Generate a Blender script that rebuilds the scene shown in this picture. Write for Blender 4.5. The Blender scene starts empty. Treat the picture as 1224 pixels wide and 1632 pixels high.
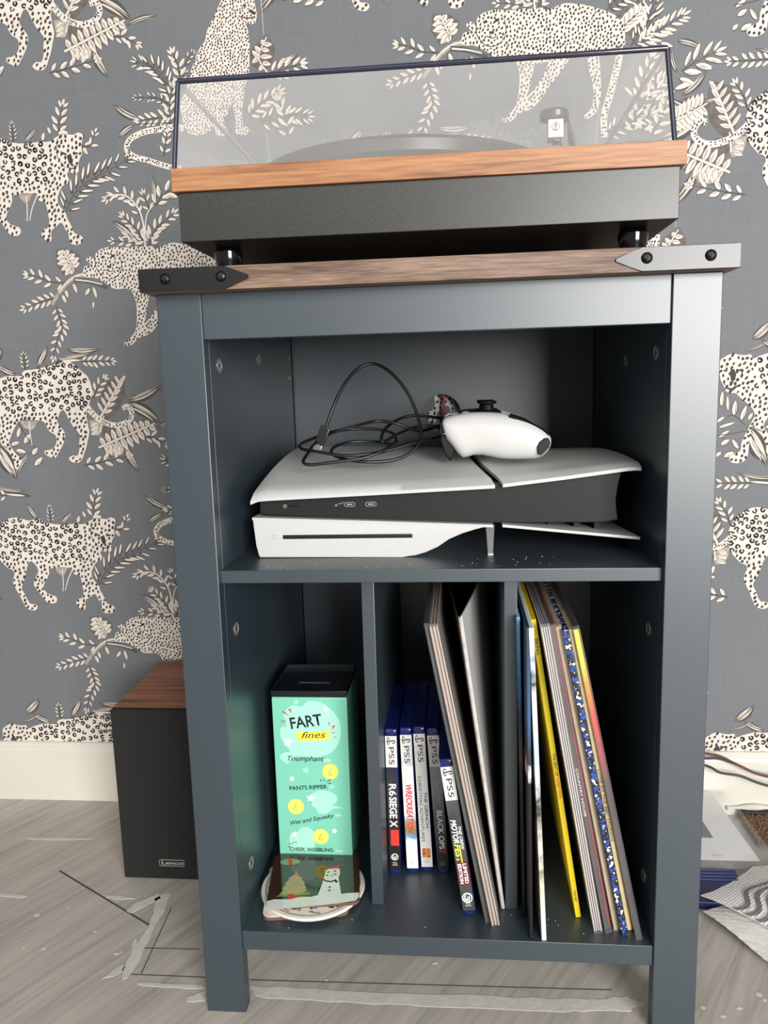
import bpy, bmesh, math, random
from mathutils import Vector, Matrix
from mathutils.geometry import tessellate_polygon

random.seed(7)
scene = bpy.context.scene
COL = scene.collection

# ------------------------------------------------------------------ camera
cam_data = bpy.data.cameras.new('camera')
cam_data.sensor_fit = 'VERTICAL'
cam_data.sensor_height = 32.0
cam_data.lens = 32.0 * 1250.08 / 1632.0
cam_data.clip_start = 0.02
camera = bpy.data.objects.new('camera', cam_data)
COL.objects.link(camera)
camera.matrix_world = Matrix(((0.995387, 0.013912, 0.094923, 0.021743), (0.091462, 0.161054, -0.982698, -0.690200), (-0.028959, 0.986847, 0.159039, 0.626402), (0.000000, 0.000000, 0.000000, 1.000000)))
scene.camera = camera

# ------------------------------------------------------------------ light
world = bpy.data.worlds.new('room_light')
scene.world = world
world.use_nodes = True
world.node_tree.nodes['Background'].inputs[0].default_value = (1.0, 0.98, 0.95, 1)
world.node_tree.nodes['Background'].inputs[1].default_value = 0.30


def area_light(name, loc, target, sx, sy, power, color):
    d = bpy.data.lights.new(name, 'AREA')
    d.shape = 'RECTANGLE'
    d.size, d.size_y, d.energy, d.color = sx, sy, power, color
    o = bpy.data.objects.new(name, d)
    COL.objects.link(o)
    o.location = loc
    o.rotation_euler = (Vector(target) - Vector(loc)).to_track_quat('-Z', 'Y').to_euler()
    return o


area_light('window_daylight', (1.20, -2.6, 0.95), (0.1, 0.1, 0.7), 1.25, 1.05, 122, (1.0, 0.98, 0.955))
area_light('lid_veil_fill', (0.0, -2.75, 2.02), (0.0, 0.1, 0.9), 3.4, 0.9, 28, (1.0, 0.97, 0.93))  # added area light standing in for a bright upper wall; veils the dust cover
vs = scene.view_settings
vs.view_transform = 'Standard'
vs.look = 'None'
vs.exposure = 0.0
vs.gamma = 1.0
vs.use_curve_mapping = False

# ------------------------------------------------------------------ helpers


def srgb(h):
    h = h.lstrip('#')
    c = [int(h[i:i + 2], 16) / 255 for i in (0, 2, 4)]
    return tuple((x / 12.92 if x <= 0.04045 else ((x + 0.055) / 1.055) ** 2.4) for x in c) + (1,)


MATS = {}


def mat(name, color, rough=0.5, metal=0.0, vary=0.08, scale=30.0, stretch=(1, 1, 1), bump=0.0, bump_scale=None,
        color2=None, spec=0.5, coat=0.0, detail=3.0):
    """principled material whose colour and relief come from noise nodes"""
    if name in MATS:
        return MATS[name]
    m = bpy.data.materials.new(name)
    m.use_nodes = True
    nt = m.node_tree
    N, L = nt.nodes, nt.links
    p = N['Principled BSDF']
    col = srgb(color) if isinstance(color, str) else color
    p.inputs['Roughness'].default_value = rough
    p.inputs['Metallic'].default_value = metal
    p.inputs['Specular IOR Level'].default_value = spec
    p.inputs['Coat Weight'].default_value = coat
    tc = N.new('ShaderNodeTexCoord')
    mp = N.new('ShaderNodeMapping')
    mp.inputs['Scale'].default_value = stretch
    L.new(tc.outputs['Object'], mp.inputs['Vector'])
    nz = N.new('ShaderNodeTexNoise')
    nz.inputs['Scale'].default_value = scale
    nz.inputs['Detail'].default_value = detail
    L.new(mp.outputs['Vector'], nz.inputs['Vector'])
    cr = N.new('ShaderNodeValToRGB')
    c2 = srgb(color2) if isinstance(color2, str) else color2
    if c2 is None:
        a = [max(0, x * (1 - vary)) for x in col[:3]] + [1]
        b = [min(1, x * (1 + vary)) for x in col[:3]] + [1]
    else:
        a, b = col, c2
    cr.color_ramp.elements[0].color = a
    cr.color_ramp.elements[1].color = b
    cr.color_ramp.elements[0].position = 0.32
    cr.color_ramp.elements[1].position = 0.68
    L.new(nz.outputs['Fac'], cr.inputs['Fac'])
    L.new(cr.outputs['Color'], p.inputs['Base Color'])
    if bump:
        nb = nz
        if bump_scale:
            nb = N.new('ShaderNodeTexNoise')
            nb.inputs['Scale'].default_value = bump_scale
            nb.inputs['Detail'].default_value = 2
            L.new(mp.outputs['Vector'], nb.inputs['Vector'])
        bp = N.new('ShaderNodeBump')
        bp.inputs['Strength'].default_value = bump
        bp.inputs['Distance'].default_value = 0.12 / (bump_scale or scale)
        L.new(nb.outputs['Fac'], bp.inputs['Height'])
        L.new(bp.outputs['Normal'], p.inputs['Normal'])
    MATS[name] = m
    return m


def wood(name, stops, axis='X', rough=0.4, fine=1.0, rings=6.0):
    """veneer: long stretched noise along one axis, fine pores and broad cathedral figure"""
    if name in MATS:
        return MATS[name]
    m = bpy.data.materials.new(name)
    m.use_nodes = True
    N, L = m.node_tree.nodes, m.node_tree.links
    p = N['Principled BSDF']
    p.inputs['Roughness'].default_value = rough
    tc = N.new('ShaderNodeTexCoord')

    def noise(sc, along, across, det):
        mp = N.new('ShaderNodeMapping')
        s = [across] * 3
        s['XYZ'.index(axis)] = along
        mp.inputs['Scale'].default_value = s
        L.new(tc.outputs['Object'], mp.inputs['Vector'])
        n = N.new('ShaderNodeTexNoise')
        n.inputs['Scale'].default_value = sc
        n.inputs['Detail'].default_value = det
        n.inputs['Distortion'].default_value = 0.4
        L.new(mp.outputs['Vector'], n.inputs['Vector'])
        return n
    a = noise(rings, 1.0, 9.0, 3)
    b = noise(160 * fine, 0.06, 1.0, 4)
    mx = N.new('ShaderNodeMath')
    mx.operation = 'MULTIPLY_ADD'
    mx.inputs[1].default_value = 0.5
    L.new(b.outputs['Fac'], mx.inputs[0])
    m2 = N.new('ShaderNodeMath')
    m2.operation = 'MULTIPLY'
    m2.inputs[1].default_value = 0.5
    L.new(a.outputs['Fac'], m2.inputs[0])
    L.new(m2.outputs[0], mx.inputs[2])
    cr = N.new('ShaderNodeValToRGB')
    e = cr.color_ramp.elements
    e[0].position, e[0].color = 0.36, srgb(stops[0])
    e[1].position, e[1].color = 0.62, srgb(stops[2])
    k = e.new(0.48)
    k.color = srgb(stops[1])
    L.new(mx.outputs[0], cr.inputs['Fac'])
    L.new(cr.outputs['Color'], p.inputs['Base Color'])
    MATS[name] = m
    return m


def clear(name, tint=(1, 1, 1, 1), haze=0.1, gloss=0.08, rough=0.08, hazecol=(0.9, 0.9, 0.9, 1), scale=14.0):
    """clear plastic: see-through, with an uneven diffuse haze mixed in and a glossy surface"""
    if name in MATS:
        return MATS[name]
    m = bpy.data.materials.new(name)
    m.use_nodes = True
    N, L = m.node_tree.nodes, m.node_tree.links
    N.remove(N['Principled BSDF'])
    out = N['Material Output']
    tr = N.new('ShaderNodeBsdfTransparent')
    tr.inputs[0].default_value = tint
    df = N.new('ShaderNodeBsdfDiffuse')
    df.inputs[0].default_value = hazecol
    gl = N.new('ShaderNodeBsdfGlossy')
    gl.inputs['Roughness'].default_value = rough
    tc = N.new('ShaderNodeTexCoord')
    nz = N.new('ShaderNodeTexNoise')
    nz.inputs['Scale'].default_value = scale
    nz.inputs['Detail'].default_value = 4
    L.new(tc.outputs['Object'], nz.inputs['Vector'])
    mr = N.new('ShaderNodeMapRange')
    mr.inputs[1].default_value, mr.inputs[2].default_value = 0.3, 0.7
    mr.inputs[3].default_value, mr.inputs[4].default_value = haze * 0.8, haze * 1.2
    L.new(nz.outputs['Fac'], mr.inputs[0])
    m1 = N.new('ShaderNodeMixShader')
    L.new(mr.outputs[0], m1.inputs[0])
    L.new(tr.outputs[0], m1.inputs[1])
    L.new(df.outputs[0], m1.inputs[2])
    fr = N.new('ShaderNodeLayerWeight')        # thin sheet: same reflectance from both sides
    pw_ = N.new('ShaderNodeMath')
    pw_.operation = 'POWER'
    pw_.inputs[1].default_value = 5.0
    L.new(fr.outputs['Facing'], pw_.inputs[0])
    ad = N.new('ShaderNodeMath')
    ad.operation = 'MULTIPLY_ADD'
    ad.inputs[1].default_value = 0.9
    ad.inputs[2].default_value = gloss
    L.new(pw_.outputs[0], ad.inputs[0])
    m2 = N.new('ShaderNodeMixShader')
    L.new(ad.outputs[0], m2.inputs[0])
    L.new(m1.outputs[0], m2.inputs[1])
    L.new(gl.outputs[0], m2.inputs[2])
    L.new(m2.outputs[0], out.inputs[0])
    MATS[name] = m
    return m


def print_strip(name, stops, axis='Z', lo=0.0, hi=0.32, noise=0.0, nscale=60, rough=0.4, mixcols=None):
    """printed paper: colour bands along one axis, broken up with noise blotches"""
    if name in MATS:
        return MATS[name]
    m = bpy.data.materials.new(name)
    m.use_nodes = True
    N, L = m.node_tree.nodes, m.node_tree.links
    p = N['Principled BSDF']
    p.inputs['Roughness'].default_value = rough
    tc = N.new('ShaderNodeTexCoord')
    sp = N.new('ShaderNodeSeparateXYZ')
    L.new(tc.outputs['Object'], sp.inputs[0])
    mr = N.new('ShaderNodeMapRange')
    mr.inputs[1].default_value, mr.inputs[2].default_value = lo, hi
    L.new(sp.outputs[axis], mr.inputs[0])
    nz = N.new('ShaderNodeTexNoise')
    nz.inputs['Scale'].default_value = nscale
    nz.inputs['Detail'].default_value = 5
    L.new(tc.outputs['Object'], nz.inputs['Vector'])
    ma = N.new('ShaderNodeMath')
    ma.operation = 'MULTIPLY_ADD'
    ma.inputs[1].default_value = noise
    L.new(nz.outputs['Fac'], ma.inputs[0])
    sb = N.new('ShaderNodeMath')
    sb.operation = 'SUBTRACT'
    sb.inputs[1].default_value = noise * 0.5
    L.new(mr.outputs[0], sb.inputs[0])
    L.new(sb.outputs[0], ma.inputs[2])
    cr = N.new('ShaderNodeValToRGB')
    e = cr.color_ramp.elements
    e[0].position, e[0].color = stops[0][0], srgb(stops[0][1])
    e[1].position, e[1].color = stops[-1][0], srgb(stops[-1][1])
    for pos, c in stops[1:-1]:
        k = e.new(pos)
        k.color = srgb(c)
    L.new(ma.outputs[0], cr.inputs['Fac'])
    res = cr.outputs['Color']
    if mixcols:
        vo = N.new('ShaderNodeTexNoise')
        vo.inputs['Scale'].default_value = nscale * 2.3
        vo.inputs['Detail'].default_value = 3
        L.new(tc.outputs['Object'], vo.inputs['Vector'])
        c2 = N.new('ShaderNodeValToRGB')
        c2.color_ramp.interpolation = 'CONSTANT'
        e2 = c2.color_ramp.elements
        e2[0].position, e2[0].color = mixcols[0][0], srgb(mixcols[0][1])
        e2[1].position, e2[1].color = mixcols[-1][0], srgb(mixcols[-1][1])
        for pos, c in mixcols[1:-1]:
            k = e2.new(pos)
            k.color = srgb(c)
        L.new(vo.outputs['Fac'], c2.inputs['Fac'])
        res = c2.outputs['Color']
    L.new(res, p.inputs['Base Color'])
    MATS[name] = m
    return m


class MB:
    """collects shapes into one mesh"""

    def __init__(self):
        self.v, self.f, self.mi, self.soft = [], [], [], 20

    def add(self, vs_, fs, mi=0):
        o = len(self.v)
        self.v += [tuple(x) for x in vs_]
        self.f += [tuple(i + o for i in f) for f in fs]
        self.mi += [mi] * len(fs)
        return self

    def box(self, a, b, bev=0.0, mi=0, seg=2):
        bm = bmesh.new()
        bmesh.ops.create_cube(bm, size=1)
        for v in bm.verts:
            v.co = Vector([a[i] + (v.co[i] + 0.5) * (b[i] - a[i]) for i in range(3)])
        if bev:
            bmesh.ops.bevel(bm, geom=bm.edges[:], offset=bev, segments=seg, profile=0.5, affect='EDGES')
        return self.frombm(bm, mi)

    def frombm(self, bm, mi=0):
        bm.verts.ensure_lookup_table()
        bm.verts.index_update()
        vs_ = [v.co[:] for v in bm.verts]
        fs = [[v.index for v in f.verts] for f in bm.faces]
        bm.free()
        return self.add(vs_, fs, mi)

    def prism(self, pts, n, lo, hi, bev=0.0, mi=0):
        """outline pts in the plane normal to axis n ('X','Y','Z'), extruded lo..hi"""
        def P3(p, h):
            return {'Y': (p[0], h, p[1]), 'X': (h, p[0], p[1]), 'Z': (p[0], p[1], h)}[n]
        bm = bmesh.new()
        A = [bm.verts.new(P3(p, lo)) for p in pts]
        B = [bm.verts.new(P3(p, hi)) for p in pts]
        k = len(pts)
        fa = bm.faces.new(A)
        fb = bm.faces.new(B[::-1])
        for i in range(k):
            j = (i + 1) % k
            bm.faces.new([A[j], A[i], B[i], B[j]])
        if bev:
            ed = [e for e in bm.edges if e in fa.edges[:] or e in fb.edges[:]]
            bmesh.ops.bevel(bm, geom=ed, offset=bev, segments=2, profile=0.5, affect='EDGES')
        bmesh.ops.recalc_face_normals(bm, faces=bm.faces[:])
        bmesh.ops.triangulate(bm, faces=[f for f in bm.faces if len(f.verts) > 4])
        return self.frombm(bm, mi)

    def lathe(self, prof, c=(0, 0, 0), n=32, axis='Z', mi=0):
        """prof: (radius, height) pairs"""
        vs_, fs = [], []
        for r, h in prof:
            for i in range(n):
                a = 2 * math.pi * i / n
                x, y = r * math.cos(a), r * math.sin(a)
                q = {'Z': (x, y, h), 'Y': (x, h, y), 'X': (h, x, y)}[axis]
                vs_.append((c[0] + q[0], c[1] + q[1], c[2] + q[2]))
        for k in range(len(prof) - 1):
            for i in range(n):
                j = (i + 1) % n
                fs.append((k * n + i, k * n + j, (k + 1) * n + j, (k + 1) * n + i))
        fs.append(tuple(range(n))[::-1])
        fs.append(tuple((len(prof) - 1) * n + i for i in range(n)))
        if axis == 'Y':
            fs = [f[::-1] for f in fs]
        return self.add(vs_, fs, mi)

    def tube(self, pts, r, n=8, mi=0, smooth=4, flat=1.0):
        self.soft = 60
        pts = [Vector(p) for p in pts]
        if smooth > 1 and len(pts) > 2:
            pts = catmull(pts, smooth)
        vs_, fs = [], []
        up = Vector((0.31, 0.2, 0.93)).normalized()
        for i, p in enumerate(pts):
            t = (pts[min(i + 1, len(pts) - 1)] - pts[max(i - 1, 0)]).normalized()
            s = t.cross(up)
            if s.length < 1e-3:
                s = t.cross(Vector((1, 0, 0)))
            s.normalize()
            u = s.cross(t)
            rr = r(i / (len(pts) - 1)) if callable(r) else r
            for k in range(n):
                a = 2 * math.pi * k / n
                vs_.append(p + s * math.cos(a) * rr + u * math.sin(a) * rr * flat)
        for i in range(len(pts) - 1):
            for k in range(n):
                j = (k + 1) % n
                fs.append((i * n + k, i * n + j, (i + 1) * n + j, (i + 1) * n + k))
        fs.append(tuple(range(n))[::-1])
        fs.append(tuple((len(pts) - 1) * n + k for k in range(n)))
        return self.add(vs_, fs, mi)

    def loft(self, rings, mi=0, caps=True):
        n = len(rings[0])
        vs_ = [p for r in rings for p in r]
        fs = []
        for i in range(len(rings) - 1):
            for k in range(n):
                j = (k + 1) % n
                fs.append((i * n + k, i * n + j, (i + 1) * n + j, (i + 1) * n + k))
        if caps:
            fs.append(tuple(range(n))[::-1])
            fs.append(tuple((len(rings) - 1) * n + k for k in range(n)))
        return self.add(vs_, fs, mi)

    def sheet(self, fn, nu, nv, thick=0.0, mi=0):
        """fn(u,v)->point over a grid; thick>0 closes it downwards along -Z"""
        top = [Vector(fn(i / nu, j / nv)) for i in range(nu + 1) for j in range(nv + 1)]
        w = nv + 1
        fs = [(i * w + j, (i + 1) * w + j, (i + 1) * w + j + 1, i * w + j + 1) for i in range(nu) for j in range(nv)]
        if not thick:
            return self.add(top, fs, mi)
        k = len(top)
        bot = [p - Vector((0, 0, thick)) for p in top]
        fs += [tuple(x + k for x in f[::-1]) for f in fs[:]]
        rim = [i * w for i in range(nu)] + [nu * w + j for j in range(nv)] + [i * w + nv for i in range(nu, 0, -1)] + [j for j in range(nv, 0, -1)]
        for a in range(len(rim)):
            b = (a + 1) % len(rim)
            fs.append((rim[b], rim[a], rim[a] + k, rim[b] + k))
        return self.add(top + bot, fs, mi)

    def flat(self, pts3, mi=0):
        """fill a planar outline"""
        tri = tessellate_polygon([[Vector(p) for p in pts3]])
        return self.add(pts3, tri, mi)

    def mesh(self, name, mats, smooth=None):
        me = bpy.data.meshes.new(name)
        me.from_pydata(self.v, [], self.f)
        if not isinstance(mats, (list, tuple)):
            mats = [mats]
        for m in mats:
            me.materials.append(m)
        me.polygons.foreach_set('material_index', self.mi)
        me.update()
        if smooth:
            me.polygons.foreach_set('use_smooth', [True] * len(me.polygons))
            me.set_sharp_from_angle(angle=math.radians(smooth))
        return me

    def build(self, name, mats, parent=None, loc=None, rot=None, smooth=0):
        o = bpy.data.objects.new(name, self.mesh(name, mats, self.soft if smooth == 0 else smooth))
        COL.objects.link(o)
        if parent is not None:
            o.parent = parent
        if loc:
            o.location = loc
        if rot:
            o.rotation_euler = rot
        return o


def catmull(pts, k, closed=False):
    out = []
    n = len(pts)
    rng = n if closed else n - 1
    for i in range(rng):
        if closed:
            p0, p1, p2, p3 = pts[i - 1], pts[i], pts[(i + 1) % n], pts[(i + 2) % n]
        else:
            p0, p1, p2, p3 = pts[max(i - 1, 0)], pts[i], pts[i + 1], pts[min(i + 2, n - 1)]
        for s in range(k):
            t = s / k
            out.append(0.5 * ((2 * p1) + (p2 - p0) * t + (2 * p0 - 5 * p1 + 4 * p2 - p3) * t * t + (3 * p1 - p0 - 3 * p2 + p3) * t ** 3))
    if not closed:
        out.append(pts[-1])
    return out


def thing(name, label, cat, loc=(0, 0, 0), rot=(0, 0, 0), group=None):
    o = bpy.data.objects.new(name, None)
    o.empty_display_size = 0.02
    COL.objects.link(o)
    o.location = loc
    o.rotation_euler = rot
    o['label'] = label
    o['category'] = cat
    if group:
        o['group'] = group
    return o


def tag(o, label, cat=None, group=None, kind=None):
    o['label'] = label
    if cat:
        o['category'] = cat
    if group:
        o['group'] = group
    if kind:
        o['kind'] = kind
    return o


def letters(name, body, parent, m, origin, right, up, height, align='LEFT', shear=0.0, wide=1.0, bold=0.0, width=None):
    """flat printed lettering; height is the capital height in metres; width squeezes the line to a length"""
    cu = bpy.data.curves.new(name, 'FONT')
    cu.body = body
    cu.size = 1.0
    cu.align_x = align
    cu.shear = shear
    cu.offset = bold
    cu.resolution_u = 3
    tmp = bpy.data.objects.new(name, cu)
    COL.objects.link(tmp)
    dg = bpy.context.evaluated_depsgraph_get()
    me = bpy.data.meshes.new_from_object(tmp.evaluated_get(dg))
    bpy.data.objects.remove(tmp)
    s = height / 0.69
    R, U, O = Vector(right).normalized(), Vector(up).normalized(), Vector(origin)
    sx = s * wide
    if width and me.vertices:
        xs = [v.co.x for v in me.vertices]
        sx = width / max(1e-6, max(xs) - min(xs))
    for v in me.vertices:
        v.co = O + R * (v.co.x * sx) + U * (v.co.y * s)
    me.materials.clear()
    me.materials.append(m)
    o = bpy.data.objects.new(name, me)
    COL.objects.link(o)
    o.parent = parent
    return o


def copy_tree(o, parent=None):
    c = o.copy()
    COL.objects.link(c)
    c.parent = parent
    for ch in o.children:
        copy_tree(ch, c)
    return c


# ------------------------------------------------------------------ materials
PAINT = mat('navy_paint', '#2c3941', rough=0.40, vary=0.06, scale=9, bump=0.12, bump_scale=1900, stretch=(1, 1, 0.6), spec=1.0)
CREAM = mat('print_cream', '#dcd3c8', rough=0.75, vary=0.05, scale=70)
UMBER = mat('print_umber', '#655e59', rough=0.75, vary=0.25, scale=150)
BROWN = mat('print_brown', '#4e4a48', rough=0.75, vary=0.2, scale=90)
TAN = mat('print_taupe', '#a89a8e', rough=0.75, vary=0.25, scale=120)
DARK = mat('print_black', '#3a3634', rough=0.75, vary=0.15, scale=80)
BLACKMETAL = mat('black_metal', '#121213', rough=0.32, vary=0.1, scale=60, bump=0.05, bump_scale=300, spec=0.55)
WHITE_INK = mat('white_ink', '#f2f2f0', rough=0.5, vary=0.02)
BLACK_INK = mat('black_ink', '#1c1e20', rough=0.5, vary=0.05)
RED_INK = mat('red_ink', '#d93a30', rough=0.5, vary=0.05)
GREY_INK = mat('grey_ink', '#8d9092', rough=0.5, vary=0.05)
YELLOW_INK = mat('yellow_ink', '#f0e04a', rough=0.5, vary=0.05)

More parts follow.
